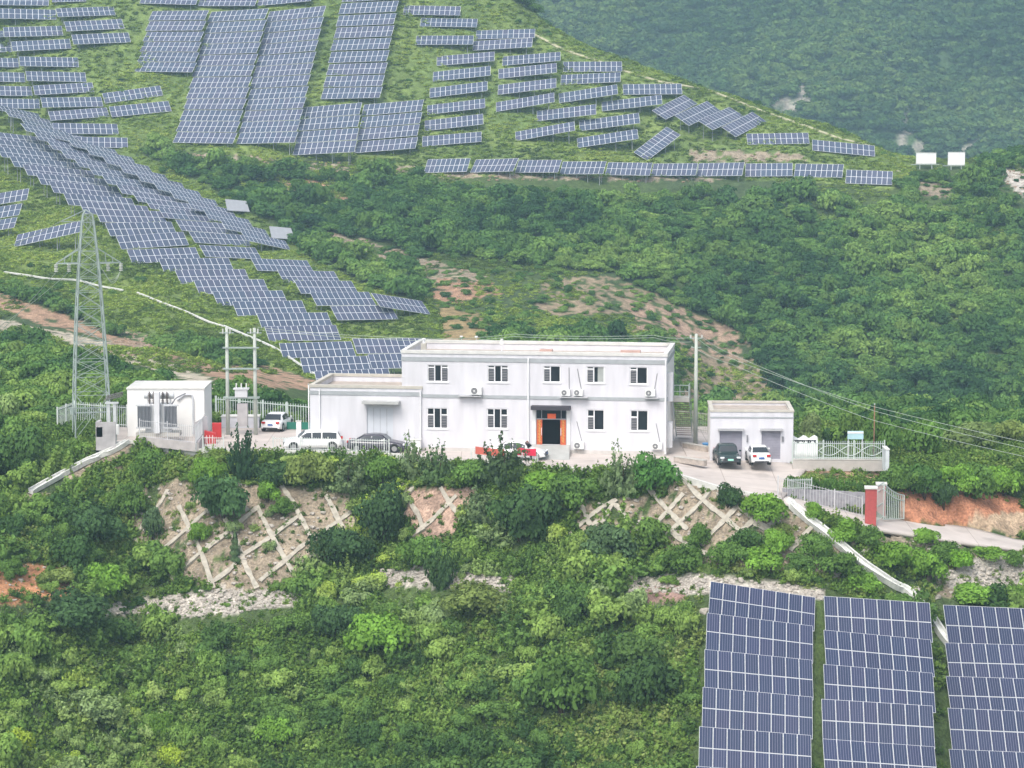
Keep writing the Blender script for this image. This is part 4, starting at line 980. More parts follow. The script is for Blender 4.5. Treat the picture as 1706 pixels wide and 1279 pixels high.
# tarpaulin over a pile, behind the fence
tp = on_z(1346,771,0)+Vector((0,3.2,.0)); e = empty('tarpaulin_heap', tp, 0, 'white tarpaulin draped over a heap behind the garden fence', 'tarpaulin')
n = 14; vs = []; fs = []
for i in range(n+1):
    for j in range(8):
        x = -1.05+2.1*i/n; q = j/7; zt = 1.55+.12*math.sin(i*1.1)
        vs.append((x+random.uniform(-.03,.03), [-.9,-.7,-.55,-.3,0,.4,.8,.9][j]+.05*math.sin(i*2.1), [0,.5,1.0,zt,zt+.05,zt,.8,0][j]))
for i in range(n):
    for j in range(7): fs.append((i*8+j,(i+1)*8+j,(i+1)*8+j+1,i*8+j+1))
m = MB(); m.add(vs, fs); o = m.build('tarpaulin', tarp_m, e, smooth=True); sm = o.modifiers.new('t','SOLIDIFY'); sm.thickness = .03
m = MB(); m.box(-.95,.95,-.45,.6,-.2,1.4); m.build('heap', dark_m, e)
# blue sign board
sp = on_z(1431,770,0)+Vector((0,2.2,.0)); e = empty('notice_board', sp, 0, 'pale blue notice board on white posts behind the garden fence', 'sign'); m = MB(); m.box(-.62,.62,-.03,.03,1.5,2.15); m.build('board', mat('board_blue', (.42,.62,.66), .5, var=.1), e); m = MB(); m.box(-.62,.62,-.05,-.031,1.95,2.1); m.build('header', frame_w, e)
for x in (-.55,.55): m = MB(); m.bar((x,.06,-.2),(x,.06,2.1),.06); m.build('leg', frame_w, e)
# retaining wall along the road, with leaning railing
ra, rb = on_z(1304,824,-1.3), on_z(1441,856,-3.2)
m = MB(); e = empty('retaining_wall', ra, 0, 'grey blockwork retaining wall between the road and the garden', 'wall'); d = rb-ra
ta = HC-Tv(814)*ra.y-ra.z; tb = HC-Tv(821)*rb.y-ra.z
m.add([Vector((0,.1,-.3)), d+Vector((0,.1,-.3)), Vector((d.x,d.y+.1,tb)), Vector((0,.1,ta)), Vector((0,.45,-.3)), d+Vector((0,.45,-.3)), Vector((d.x,d.y+.45,tb)), Vector((0,.45,ta))], [(0,1,2,3),(7,6,5,4),(0,4,5,1),(1,5,6,2),(2,6,7,3),(3,7,4,0)])
m.build('wall_body', mat('block_grey', (.36,.35,.37), .9, var=.22, vscale=2.5), e)
rr = [on_z(1296,828,-1.35), on_z(1340,838,-2.0), on_z(1390,850,-2.6), on_z(1436,862,-3.2)]
posts_fence('road_railing', 'thin pale railing following the road below the garden', rr, 1.55, .22, .022, mat('fence_dim', (.52,.52,.53), .6), (.15,1.45), posts=2.5, base=.1)
# bright scalloped gate leaf standing at the wall
e = posts_fence('folded_gate_leaf', 'short pale green gate leaf leaning above the retaining wall', [ra+Vector((.4,.3,ta-.1)), ra.lerp(rb,.35)+Vector((0,.3,ta-.15+.6))], .8, .16, .04, fence_g, (.1,.7), posts=1.8, cat='gate')
# gate: pillars + open leaf
P1 = on_z(1450, 877.5, -3.55); P2 = on_z(1467.5, 858, -3.4)
sc1 = FPX/project(*P1)[2]
def pillar(p, hgt_, w_, label):
    e = empty('gate_pillar', p, -.12, label, 'gate pillar', 'red tiled pillars of the yard gate'); m = MB(); m.box(-w_/2,w_/2,-w_/2,w_/2,-.2,hgt_); m.build('shaft', brick_red, e, bevel=.02); m = MB(); m.box(-w_/2-.07,w_/2+.07,-w_/2-.07,w_/2+.07,hgt_,hgt_+.13); m.build('cap', kerb_m, e); m = MB(); m.box(-w_/2-.06,w_/2+.06,-w_/2-.06,w_/2+.06,-.5,.0); m.build('foot', conc, e)
pillar(P1, 65/sc1, .82, 'near red tiled gate pillar with cream cap on the lower side of the road')
pillar(P2, 53/sc1, .72, 'far red tiled gate pillar half hidden behind the near one')
g0 = on_z(1472, 868, -3.5); g1 = on_z(1505.5, 867, -3.95)
e = empty('gate_leaf', g0, 0, 'open pale iron gate leaf with curved top right of the pillars', 'gate'); d = g1-g0; m = MB(); rl_ = MB(); n = 11
top = lambda f: (HC-Tv(806)*g0.y-g0.z)*(1-f)+(HC-Tv(815)*g1.y-g0.z)*f - .30*math.sin(math.pi*f)**1*.6
for i in range(n+1):
    f = i/n; p = d*f; m.bar(p+Vector((0,0,.1)), p+Vector((0,0,top(f))), .05 if i not in (0,n) else .09)
for i in range(n):
    f, f2 = i/n, (i+1)/n
    for dz in (0, -.42): rl_.bar(d*f+Vector((0,0,top(f)+dz)), d*f2+Vector((0,0,top(f2)+dz)), .07)
    rl_.bar(d*f+Vector((0,0,.15)), d*f2+Vector((0,0,.15)), .06)
m.build('bars', fence_g, e); rl_.build('frame', fence_g, e)
g2 = on_z(1461, 870, -3.5); g3 = g2+Vector((.75,1.8,0)); e = empty('gate_leaf', g2, 0, 'second gate leaf swung edge-on between the two red pillars', 'gate'); m = MB(); rl_ = MB(); d = g3-g2
for i in range(7): p = d*(i/6); m.bar(p+Vector((0,0,.1)), p+Vector((0,0,2.75)), .045)
for z in (.15,1.2,2.3,2.75): rl_.bar(Vector((0,0,z)), d+Vector((0,0,z)), .05)
m.build('bars', fence_g, e); rl_.build('frame', fence_g, e)

# ------------------------------------------------------------------ billboards on the ridge
for (u0,v0,u1,v1,lab) in ((1526,254,1559,273,'left white billboard on legs at the end of the ridge'),(1579,253,1607,275,'right white billboard on legs at the end of the ridge')):
    h_ = cast((u0+u1)/2, 283, 400); s = FPX/project(*h_)[2]; wd = (u1-u0)/s; zt = HC-Tv(v0)*h_.y-h_.z; zb_ = HC-Tv(v1)*h_.y-h_.z
    e = empty('billboard', h_, -.1, lab, 'billboard', 'white billboards on the ridge')
    m = MB(); m.box(-wd/2,wd/2,-.06,.06,zb_,zt); m.build('board', mat('board_white', (.80,.80,.79), .6, var=.06), e)
    m = MB(); m.box(-wd/2-.05,wd/2+.05,-.09,-.061,zb_,zb_+.12); m.box(-wd/2-.05,wd/2+.05,-.09,-.061,zt-.12,zt); m.build('edge_strip', mat('edge_pale', (.6,.6,.58), .6), e)
    for x in (-wd*.3, wd*.3): m = MB(); m.bar((x,.1,-1),(x,.1,zt-.1),.14); m.bar((x,1.2,-1),(x,.15,zt*.7),.1); m.build('leg', galv, e)
    m = MB(); m.bar((-wd/2-.9,0,zb_-.1),(wd/2+.6,0,zb_-.1),.09); m.build('walkway_rail', galv, e)

# ------------------------------------------------------------------ power line furniture
# lattice tower

TWc = on_z(151, 728, 0); TWc = Vector((TWc.x, 208.0, 0)); s_ = FPX/208.0
def tz(v): return HC-Tv(v)*208.0
TW = empty('lattice_tower', TWc, R(14), 'tall pale green lattice transmission tower left of the white hut', 'power tower')
ZT = tz(349); levels = [(0, 1.45), (tz(655), 1.38),(tz(625),1.32),(tz(600),1.27),(tz(570),1.20),(tz(540),1.12),(tz(512),1.04),(tz(485),.96),(tz(462),.88),(tz(440),.80),(tz(418),.70),(tz(395),.60),(tz(370),.48),(ZT-.35,.36)]
cs = lambda z, a: [Vector((-a,-a,z)), Vector((a,-a,z)), Vector((a,a,z)), Vector((-a,a,z))]
legs = [MB() for _ in range(4)]
br = MB()
for (z0,a0),(z1,a1) in zip(levels[:-1], levels[1:]):
    c0, c1_ = cs(z0,a0), cs(z1,a1)
    for k in range(4):
        legs[k].bar(c0[k], c1_[k], .10); k2 = (k+1) % 4
        br.bar(c0[k], c1_[k2], .038); br.bar(c0[k2], c1_[k], .038); br.bar(c1_[k], c1_[k2], .04)
for k in range(4): legs[k].build('leg', galv_g, TW)
br.build('bracing', galv_g, TW)
za = tz(438); zu = tz(412); arm_l = 2.65
for sx in (-1, 1):
    m = MB(); tip = Vector((sx*arm_l, 0, za)); a = .72
    for y in (-a, a): m.bar((sx*a, y, za), tip, .09); m.bar((sx*.62, y*.85, zu), tip, .07)
    for f in (.35,.65):
        m.bar(Vector((sx*a,-a,za)).lerp(tip,f), Vector((sx*.62,-.6,zu)).lerp(tip,f), .045)
    m.build('cross_arm', galv_g, TW)
    for f, xx in ((0, arm_l), (1, 1.6)):
        m = MB()
        for q in range(5): m.disc((sx*xx, 0, za-.12-.13*q),(0,0,1),.16,.06,10)
        m.tube([(sx*xx,0,za),(sx*xx,0,za-.7)], .03, 6); m.build('insulator', mat('insul_white', (.62,.62,.58), .4), TW)
m = MB(); pk = Vector((-.15,0,ZT)); 
for c in cs(ZT-.35,.36): m.bar(c, pk, .07)
m.bar(pk, (-2.2,0,tz(368)), .07); m.bar((-2.2,0,tz(368)), (-.4,0,tz(369)), .06); m.build('peak', galv_g, TW)
m = MB(); zr = tz(683); m.bar((-1.7,-1.5,zr),(1.55,-1.5,zr),.09); m.bar((-1.7,1.5,zr),(1.55,1.5,zr),.09); m.bar((-1.65,-1.5,zr),(-1.65,1.5,zr),.08); m.box(-1.85,-1.6,-1.7,-1.4,zr-.1,zr+.45); m.build('platform_beam', galv_g, TW)
# H frame pole pair
def pole(name, u, vb, vt, label, r0=.17, r1=.12, m_=conc_pole, parts=None, y=None, cat='pole', group=None):
    p = on_z(u, vb, 0) if y is None else Vector((unproj(u, vb, y)))
    e = empty(name, p, 0, label, cat, group); H = HC-Tv(vt)*p.y-p.z
    m = MB(); m.tube([(0,0,-.5),(0,0,H)], r0, 12, r1); m.build('shaft', m_, e, smooth=True); return e, H, p
HF = empty('h_frame_pole', on_z(380,724,0), 0, 'pair of pale concrete poles joined by cross beams with a small transformer', 'power pole')
hp = on_z(380,724,0); hq = Vector((unproj(426,716,hp.y))); dx = hq.x-hp.x; ZH = HC-Tv(545)*hp.y
for x, zt_ in ((0, ZH), (dx, ZH-.05)):
    m = MB(); m.tube([(x,0,-.3),(x,0,zt_)], .17, 12, .13); m.build('pole', conc_pole, HF, smooth=True)
def hz(v): return HC-Tv(v)*hp.y
for v, wd in ((579,.09),(614,.09),(662,.14)):
    m = MB(); m.bar((-.35,-.2,hz(v)),(dx+.35,-.2,hz(v)),wd); m.bar((-.35,.2,hz(v)),(dx+.35,.2,hz(v)),wd); m.build('cross_beam', galv_g, HF)
m = MB(); m.box(dx*.28,dx*.72,-.35,.35,hz(662)+.05,hz(662)+.75); m.box(dx*.22,dx*.78,-.42,.42,hz(662)+.7,hz(662)+.8); m.build('pole_transformer', trans_m, HF)
m = MB(); 
for k in range(3): m.tube([(dx*(.32+.18*k),0,hz(662)+.8),(dx*(.32+.18*k),0,hz(662)+1.2)], .06, 8)
for x in (-.3,.3,dx-.3,dx+.3): m.tube([(x,-.2,ZH-.5),(x,-.2,ZH-.1)], .06, 8)
m.build('insulator', mat('insul_white', (.62,.62,.58), .4), HF)
m = MB(); m.bar((-.6,-.1,ZH-.45),(.6,-.1,ZH-.45),.09); m.bar((dx-.6,-.1,ZH-.45),(dx+.6,-.1,ZH-.45),.09); m.build('top_arm', galv_g, HF)
m = MB(); m.box(dx*.35,dx*.72,-.25,.25,hz(690)-1.0,hz(672)); m.build('switch_box', mat('bay_conc', (.40,.38,.38), .9), HF)
m = MB(); e = empty('transformer_cabinet', on_z(407,712,0)+Vector((0,-.4,0)), 0, 'long pale box transformer cabinet behind the parked white sedan', 'cabinet'); m.box(-1.9,1.3,0,1.2,.0,.95); m.build('body', mat('cab_lilac', (.56,.56,.60), .6), e, bevel=.03); m = MB(); m.box(-1.95,1.35,-.05,1.25,.95,1.03); m.build('lid', kerb_m, e)
# tall pole right of the office
e, Hp, pp_ = pole('utility_pole', 1158.5, 738, 556, 'tall concrete utility pole between the office and the garage', .19, .12, y=203.0, cat='power pole')
m = MB(); m.bar((-.5,0,Hp-.35),(.5,0,Hp-.35),.08); m.bar((-.4,0,Hp-1.1),(.4,0,Hp-1.1),.07); m.build('cross_arm', galv_g, e)
m = MB()
for x in (-.45,0,.45): m.disc((x,0,Hp-.2),(0,0,1),.07,.22,8)
m.build('insulator', mat('insul_white', (.62,.62,.58), .4), e)
e, Hb, pb_ = pole('wooden_pole', 1455.5, 772, 673, 'thin brown wooden pole standing behind the garden fence', .06, .04, mat('wood_brown', (.25,.14,.08), .8), y=199.0, cat='pole'); m = MB(); m.disc((0,0,Hb),(0,0,1),.06,.12,8); m.build('cap', galv, e)
e, Hb, pb2 = pole('steel_post', 515, 742, 640, 'slim white downpipe post at the left corner of the annex', .045, .045, frame_w, y=201.0, cat='post'); m = MB(); m.disc((0,0,Hb),(0,0,1),.07,.1,8); m.build('cap', galv, e)
# wires
def wire(label, pts, r=.025, sag=.6, m_=wire_m, name='overhead_wire', cat='wire', group=None):
    out = []
    for a, b in zip(pts[:-1], pts[1:]):
        a = Vector(a); b = Vector(b)
        for k in range(16): f = k/16; out.append(a.lerp(b, f)-Vector((0,0,sag*4*f*(1-f))))
    out.append(Vector(pts[-1])); o0 = out[0]; m = MB(); m.tube([p-o0 for p in out], r, 5); o = m.build(name, m_, None, smooth=True); o.location = o0; return tag(o, label, cat, group)
top = pp_+Vector((0,0,Hp))
for k, (dz, x, ue, ve, lab) in enumerate(((-.2,.45,1850,803,'upper overhead wire from the utility pole down to the right'),(-.3,0,1850,790,'middle overhead wire from the utility pole down to the right'),(-1.0,-.4,1850,815,'lower overhead wire from the utility pole down to the right'))):
    wire(lab, [top+Vector((x,0,dz)), unproj([1220,1215,1218][k],[590,596,606][k],203.5), unproj(1455,[684,677,700][k],198), unproj(ue,ve-25,185)], r=.016, sag=.15, m_=mat('wire_pale', (.42,.48,.42), .5), group='overhead wires right of the office')
for k in range(2):
    wire(f'{["upper","lower"][k]} thin wire crossing behind the office roof from the utility pole', [top+Vector((-.4,0,-.3-.35*k)), loc(F.at(1075,575)[0], DEP+.5, HT+.55-.2*k), loc(F.at(830,575)[0], DEP+.5, HT+.5-.2*k), loc(F.at(700,575)[0], 4, HT+.55-.2*k), hq+Vector((.3,-.2,ZH-.4-.2*k))], r=.018, sag=.15, group='thin wires over the office roof')
arms = TW.matrix_basis
for k, (x, ve) in enumerate(((-2.65,560),(-1.6,520),(-2.2,500))):
    wire(f'{["lowest","middle","highest"][k]} faint conductor leaving the tower towards the left', [arms @ Vector((x,0,(za-.7) if k < 2 else tz(368))), unproj(-120, [640,600,430][k], 260)], r=.022, sag=1.0, group='conductors of the lattice tower')
for k in range(3):
    wire(f'{["left","middle","right"][k]} slack jumper cable under the right tower arm', [arms @ Vector((1.0+.2*k,0,za-.3-.3*k)), arms @ Vector((2.6,0,za-.7))], r=.02, sag=.9, group='jumper cables of the tower')

# ------------------------------------------------------------------ drains, pipes, beams laid on the slopes
def ribbon(name, px, w_, h_, m_, label, cat, lift=.05, y0=140, y1=235, step=8, group=None, jitter=0.0, mesh_only=False, u_shape=False):
    pts = []
    for (a, b) in zip(px[:-1], px[1:]):
        n = max(1, int(math.hypot(b[0]-a[0], b[1]-a[1])/step))
        for i in range(n): pts.append((a[0]+(b[0]-a[0])*i/n, a[1]+(b[1]-a[1])*i/n))
    pts.append(px[-1]); P = []
    for u, v in pts:
        h = cast(u, v, y0, y1)
        if h is not None: P.append(h)
    if len(P) < 2: return None
    P2 = [P[0]]+[(P[i-1]+P[i]*2+P[i+1])/4 for i in range(1, len(P)-1)]+[P[-1]]
    P3 = [P2[0]]
    for p in P2[1:]:
        k = int((p-P3[-1]).length/.7); a = P3[-1].copy()
        for q in range(1, k+1):
            m_p = a.lerp(p, q/(k+1)); m_p.z = max(m_p.z, float(hgt(m_p.x, m_p.y))); P3.append(m_p)
        P3.append(p)
    if u_shape: P2 = P3
    o0 = P2[0]; vs = []; fs = []; n = len(P2)
    for i, p in enumerate(P2):
        d = (P2[min(i+1,n-1)]-P2[max(i-1,0)]).normalized()
        e_ = .3; nrm = Vector((float(hgt(p.x-e_,p.y)-hgt(p.x+e_,p.y)), float(hgt(p.x,p.y-e_)-hgt(p.x,p.y+e_)), 2*e_)).normalized()
        sd_ = d.cross(nrm).normalized(); ww = w_*(1+random.uniform(-jitter, jitter))
        if u_shape: prof = [(-1,-1),(-1,1),(-.62,1),(-.55,.2),(.55,.2),(.62,1),(1,1),(1,-1)]
        else: prof = [(-1,-1),(-1,1),(1,1),(1,-1)]
        for a, b in prof: vs.append(p-o0+sd_*a*ww/2+nrm*(lift+b*h_/2))
    k = len(prof)
    for i in range(n-1):
        for j in range(k): fs.append((i*k+j,(i+1)*k+j,(i+1)*k+(j+1)%k,i*k+(j+1)%k))
    fs.append(tuple(range(k))[::-1]); fs.append(tuple((n-1)*k+j for j in range(k)))
    m = MB(); m.add(vs, fs); o = m.build(name, m_); o.location = o0
    return tag(o, label, cat, group)
ribbon('drain_channel', [(1297,830),(1320,850),(1360,880),(1400,915),(1440,948),(1475,972),(1490,982),(1508,988),(1518,998),(1540,1022),(1570,1065),(1600,1100)], .62, .45, drain_m, 'long white concrete drain channel running down the slope to the solar tables', 'drain', lift=.36, u_shape=True, step=7)
ribbon('drain_channel', [(213,742),(190,755),(150,772),(100,798),(50,825)], .5, .4, drain_m, 'pale concrete drain channel running down left from the transformer pen', 'drain', lift=.34, u_shape=True, step=7)
ribbon('white_pipe', [(8,457),(45,462),(80,468),(130,470),(165,480),(205,487)], .30, .2, kerb_m, 'left stretch of white pipe laid across the grass', 'pipe', lift=.34, y0=240, y1=480, group='white pipes on the grass')
ribbon('white_pipe', [(228,491),(270,508),(308,522),(350,541),(372,547)], .30, .2, kerb_m, 'middle stretch of white pipe laid across the grass', 'pipe', lift=.34, y0=240, y1=480, group='white pipes on the grass')
ribbon('white_pipe', [(372,547),(420,567),(460,585),(500,613),(530,632)], .24, .2, drain_m, 'right stretch of white pipe passing behind the concrete poles', 'pipe', lift=.4, y0=240, y1=480, group='white pipes on the grass')
ribbon('ridge_track', [(890,58),(935,82),(1000,104),(1050,122),(1100,137),(1180,150),(1260,182),(1340,210),(1400,232),(1450,243)], .8, .2, mat('track_pale', (.40,.38,.24), .9, var=.3), 'narrow pale path line running down along the ridge', 'path', lift=.10, y0=400, y1=520)
# lattice frame beams of the embankment
beam_m = mat('beam_concrete', (.40,.365,.30), .95, var=.25, vscale=2.5, bump=.5)
BE = [[(303,850),(318,880),(337,920),(352,970)],[(365,848),(383,880),(395,905),(410,945),(425,975)],[(432,852),(450,890),(470,925),(488,955)],[(462,800),(487,838),(505,870),(522,905),(530,925)],
      [(545,830),(556,850),(570,880)],[(237,880),(270,840),(280,822)],[(280,912),(318,880),(350,850),(368,838)],[(305,950),(337,922),(375,893),(417,858)],[(350,975),(385,950),(400,930),(440,905),(490,868)],
      [(440,965),(478,935),(500,915),(535,893),(560,873),(582,858)],[(222,820),(240,850)],
      [(672,805),(682,835),(700,860),(706,880)],[(688,895),(720,870),(750,840),(760,830)],[(738,818),(750,838),(765,860)],
      [(972,850),(985,880),(995,872)],[(1005,870),(1022,840),(1040,860),(1062,892)],
      [(1130,795),(1160,825),(1190,850),(1225,880),(1250,900)],[(1105,900),(1140,868),(1170,840),(1190,812)],[(1175,905),(1205,870),(1230,845)],[(1110,880),(1150,912)],[(1275,885),(1300,862)],[(1320,915),(1345,888),(1362,870)],[(1255,875),(1310,905)],[(1150,912),(1190,930),(1230,925)]]
BE += [[(232,905),(262,935),(290,962)],[(505,940),(545,915),(590,890)],[(372,800),(395,835),(410,850)],[(600,800),(618,835),(640,870)],[(650,850),(672,835),(690,815)],[(940,900),(972,872),(1000,850),(1022,838)],[(1062,905),(1090,880),(1118,850),(1135,830)],[(1085,820),(1112,850),(1140,878)],[(1235,850),(1262,872),(1290,890)],[(1200,915),(1232,890),(1262,862)],[(1390,960),(1420,938),(1440,918)]]
for i, b in enumerate(BE):
    if len(b) > 2: e0, e1 = b[0], b[-1]; b = [(e0[0]-(b[1][0]-e0[0])*.18, e0[1]-(b[1][1]-e0[1])*.18)]+b[1:-1]+[(e1[0]+(e1[0]-b[-2][0])*.25, e1[1]+(e1[1]-b[-2][1])*.25)]
    u, v = b[len(b)//2]
    where = ['left','left','left','left','left'][0] if u < 600 else ('middle' if u < 800 else ('centre right' if u < 1080 else 'right'))
    ribbon('slope_beam', b, .36, .32, beam_m, f'concrete lattice beam number {i+1} counted over the {where} embankment' if False else f'worn {"down-right" if (b[-1][0]-b[0][0])*(b[-1][1]-b[0][1]) > 0 else "up-right"} running concrete beam of the {where} embankment lattice', 'slope beam', lift=.10, step=6, jitter=.22, group='lattice beams of the embankment')

# ------------------------------------------------------------------ cars
def car(kind, label, p, heading, paint, L=4.6, Wd=1.8, H=1.48, plate=None):
    """heading: direction the nose points (radians from +X)"""
    e = empty('parked_car', p, heading, label, 'car', 'cars parked in the yard')
    hl, hw = L/2, Wd/2
    if kind == 'suv':
        low = [(-hl,.42),(-hl+.03,.80),(-hl+.10,1.02),(-.2,1.0),(hl-1.25,1.02),(hl-.35,.88),(hl-.05,.72),(hl,.42)]
        cab = [(-hl+.14,1.0),(-hl+.42,H-.06),(-hl+.9,H),(.25,H),(.62,H-.05),(hl-1.15,1.0)]
    else:
        low = [(-hl,.40),(-hl+.02,.78),(-hl+.12,.93),(-hl+.75,.96),(0,.90),(hl-1.35,.92),(hl-.4,.76),(hl-.05,.62),(hl,.36)]
        cab = [(-hl+.62,.94),(-hl+1.35,H-.08),(-.25,H),(.2,H-.01),(.55,H-.07),(hl-1.28,.90)]
    # lower body: lofted profile, rounded across the width
    xs = np.linspace(-hl, hl, 30); px = [q[0] for q in low]; pz = [q[1] for q in low]
    sec = [(-1,.30),(-1.0,.55),(-.985,.78),(-.90,.97),(-.6,1.0),(0,1.01),(.6,1.0),(.90,.97),(.985,.78),(1.0,.55),(1,.30)]
    wr = .34; wx = (hl-.82, -hl+.85)
    vs = []; fs = []; k = len(sec)
    for x in xs:
        zt = float(np.interp(x, px, pz)); end = max(0, abs(x)-(hl-.45))/.45; wy = hw*(1-.16*end**2)
        zb = .24+.10*end
        for a, f in sec:
            z = zb+(zt-zb)*((f-.30)/.70); vs.append((x, a*wy, z))
    n = len(xs)
    for i in range(n-1):
        for j in range(k-1): fs.append((i*k+j, i*k+j+1, (i+1)*k+j+1, (i+1)*k+j))
        fs.append((i*k+k-1, i*k, (i+1)*k, (i+1)*k+k-1))
    fs.append(tuple(range(k))[::-1]); fs.append(tuple((n-1)*k+j for j in range(k)))
    m = MB(); m.add(vs, fs); m.build('body', paint, e, smooth=True)
    # roof and pillars (cabin shell) with glass set just proud of it
    cx_ = [q[0] for q in cab]; cz = [q[1] for q in cab]; z0 = .9; vs = []; fs = []
    xs2 = np.linspace(cx_[0], cx_[-1], 22)
    sc2 = [(-.93,0),(-.86,.5),(-.74,.92),(-.60,1.0),(0,1.02),(.60,1.0),(.74,.92),(.86,.5),(.93,0)]; k = len(sc2)
    for x in xs2:
        zt = float(np.interp(x, cx_, cz))
        for a, f in sc2:
            vs.append((x, a*hw*.985, z0-.06+(zt-z0+.06)*f))
    n = len(xs2)
    for i in range(n-1):
        for j in range(k-1): fs.append((i*k+j, i*k+j+1, (i+1)*k+j+1, (i+1)*k+j))
    m = MB(); m.add(vs, fs); m.build('cabin', paint, e, smooth=True)
    gm = mat('car_glass', (.03,.035,.04), .08, var=.1, spec=.7)
    def side_w(xa, xb):
        for s in (-1, 1):
            q = []
            for x in (xa, (xa+xb)/2, xb):
                zt = float(np.interp(x, cx_, cz)); h = zt-z0+.06
                q.append((x, s*hw*.985*.925+.012*s, z0+.03)); q.append((x, s*hw*.985*(.86-.12*.6)+.022*s, z0-.06+h*.86))
            m = MB(); f = [(0,2,3,1),(2,4,5,3)] if s < 0 else [(1,3,2,0),(3,5,4,2)]; m.add(q, f); o = m.build('side_window', gm, e); sm = o.modifiers.new('t','SOLIDIFY'); sm.thickness = .015
    if kind == 'suv': side_w(-hl+.5,-.75); side_w(-.65,.05); side_w(.12,hl-1.45)
    else: side_w(-hl+1.25,-.35); side_w(-.28,hl-1.6)
    def screen(name, ia, ib):
        xa, za = cab[ia]; xb, zb = cab[ib]
        d = Vector((xb-xa, 0, zb-za)).normalized(); nrm = Vector((-d.z, 0, d.x)); 
        if (nrm.x > 0) != (xa > 0): nrm = -nrm
        if nrm.z < 0: nrm = -nrm
        a = Vector((xa, 0, za))+d*.08+nrm*.03; b = Vector((xb, 0, zb))-d*.04+nrm*.03; y1, y2 = hw*.80, hw*.66
        m = MB(); m.add([a+Vector((0,-y1,0)), a+Vector((0,y1,0)), b+Vector((0,y2,0)), b+Vector((0,-y2,0))], [(0,1,2,3)]); o = m.build(name, gm, e); sm = o.modifiers.new('t','SOLIDIFY'); sm.thickness = .015; sm.offset = 0
    screen('windscreen', 5, 4); screen('rear_window', 0, 1)
    for x in wx:
        for s in (-1, 1):
            m = MB(); m.disc((x, s*(hw-.02), wr+.02), (0,1,0), wr+.05, .06, 20); m.build('wheel_arch', black_m, e)
            m = MB(); m.disc((x, s*(hw-.10), wr), (0,1,0), wr, .26, 20); wl_ = m.build('wheel', tyre_m, e)
            m = MB(); m.disc((x, s*(hw+.032), wr), (0,1,0), wr*.62, .015, 16); m.build('rim', rim_m, wl_)
    lm = mat('headlight', (.70,.72,.74), .15); tm = mat('taillight', (.50,.03,.03), .25)
    for s in (-1, 1):
        m = MB(); zl = .66 if kind != 'suv' else .78; m.box(hl-.16, hl-.02, s*hw*.78-.2 if s > 0 else s*hw*.78-.12, s*hw*.78+.12 if s > 0 else s*hw*.78+.2, zl-.07, zl+.07); m.build('headlight', lm, e, bevel=.03)
        m = MB(); zl = .82 if kind != 'suv' else .95; m.box(-hl-.005, -hl+.14, s*hw*.68-.15, s*hw*.68+.15, zl-.08, zl+(.08 if kind != 'suv' else .16)); m.build('taillight', tm, e, bevel=.02)
        m = MB(); m.box(hl-1.55, hl-1.38, s*(hw+.1)-.08, s*(hw+.1)+.08, .95, 1.07); m.build('mirror', paint, e, bevel=.02)
    m = MB(); m.box(hl-.02, hl+.015, -hw*.72, hw*.72, .34, .50); m.box(hl-.05, hl+.012, -.5, .5, .54, .64); m.build('grille', black_m, e)
    m = MB(); m.box(-hl-.012, -hl+.05, -hw*.70, hw*.70, .30, .42); m.build('rear_bumper_trim', black_m, e)
    pm = mat('plate_'+(plate or 'blue'), (.05,.12,.35) if plate is None else (.35,.75,.60), .5)
    m = MB(); m.box(hl+.016, hl+.03, -.22, .22, .44, .58); m.build('number_plate', pm, e)
    m = MB(); m.box(-hl-.03, -hl-.013, -.22, .22, .58, .72); m.build('number_plate', pm, e)
    return e
pw = mat('paint_white', (.78,.78,.77), .25, var=.02, spec=.6); pd = mat('paint_dark', (.055,.05,.065), .2, var=.03, spec=.7); pg = mat('paint_green', (.022,.042,.040), .2, var=.03, spec=.7)
def midz(u, v, z=0): return on_z(u, v, z)
c = midz(459, 716); car('sedan', 'white sedan seen from behind by the rear fence', c+Vector((.1,.6,.0)), R(80), pw, 4.5, 1.8, 1.46)
c = midz(521, 749); car('suv', 'long white estate car with red tail lamps beside the dark sedan', c+Vector((0,.3,0)), R(180+5), pw, 4.75, 1.85, 1.55)
c = midz(628, 752); car('sedan', 'dark purple-grey sedan parked behind the white railing', c+Vector((0,.25,0)), R(-6), pd, 4.7, 1.85, 1.42)
c = midz(868, 766); car('sedan', 'white car half hidden behind the crimson banner', c+Vector((-.2,.6,0)), R(-10), pw, 4.5, 1.8, 1.45)
c = midz(1215, 776, 0); car('sedan', 'dark green car facing outwards with a pale green number plate', c+Vector((-.05,1.9,-.02)), R(-86), pg, 4.1, 1.72, 1.50, plate='green')
c = midz(1267, 776, 0); car('sedan', 'white sedan backed out in front of the right garage shutter', c+Vector((0,1.9,-.02)), R(92), pw, 4.1, 1.58, 1.38)
e = empty('blue_tub', on_z(1178,749,0), 0, 'small blue plastic tub beside the left garage corner', 'tub'); m = MB(); m.tube([(0,0,0),(0,0,.5)], .28, 14, .38); m.build('body', blue_m, e); m = MB(); m.disc((0,0,.52),(0,0,1),.41,.05,14); m.build('rim', blue_m, e)
# rubble step walls between office and garage
for (u0,v0,u1,v1,l) in ((1140,745,1180,752,'low pinkish brick wall left of the garage'),(1125,768,1175,775,'stacked pale stone blocks on the yard near the office corner')):
    a = on_z(u0,v0,0); b = on_z(u1,v1,0); e = empty('low_wall', a, 0, l, 'wall'); m = MB(); m.bar((0,0,.15), b-a+Vector((0,0,.15)), .4, .4); m.build('wall_body', mat('brick_pale', (.44,.38,.33), .9, var=.25, vscale=4, bump=.5), e); m = MB(); m.bar((0,0,.38), b-a+Vector((0,0,.38)), .46, .06); m.build('coping', conc, e)

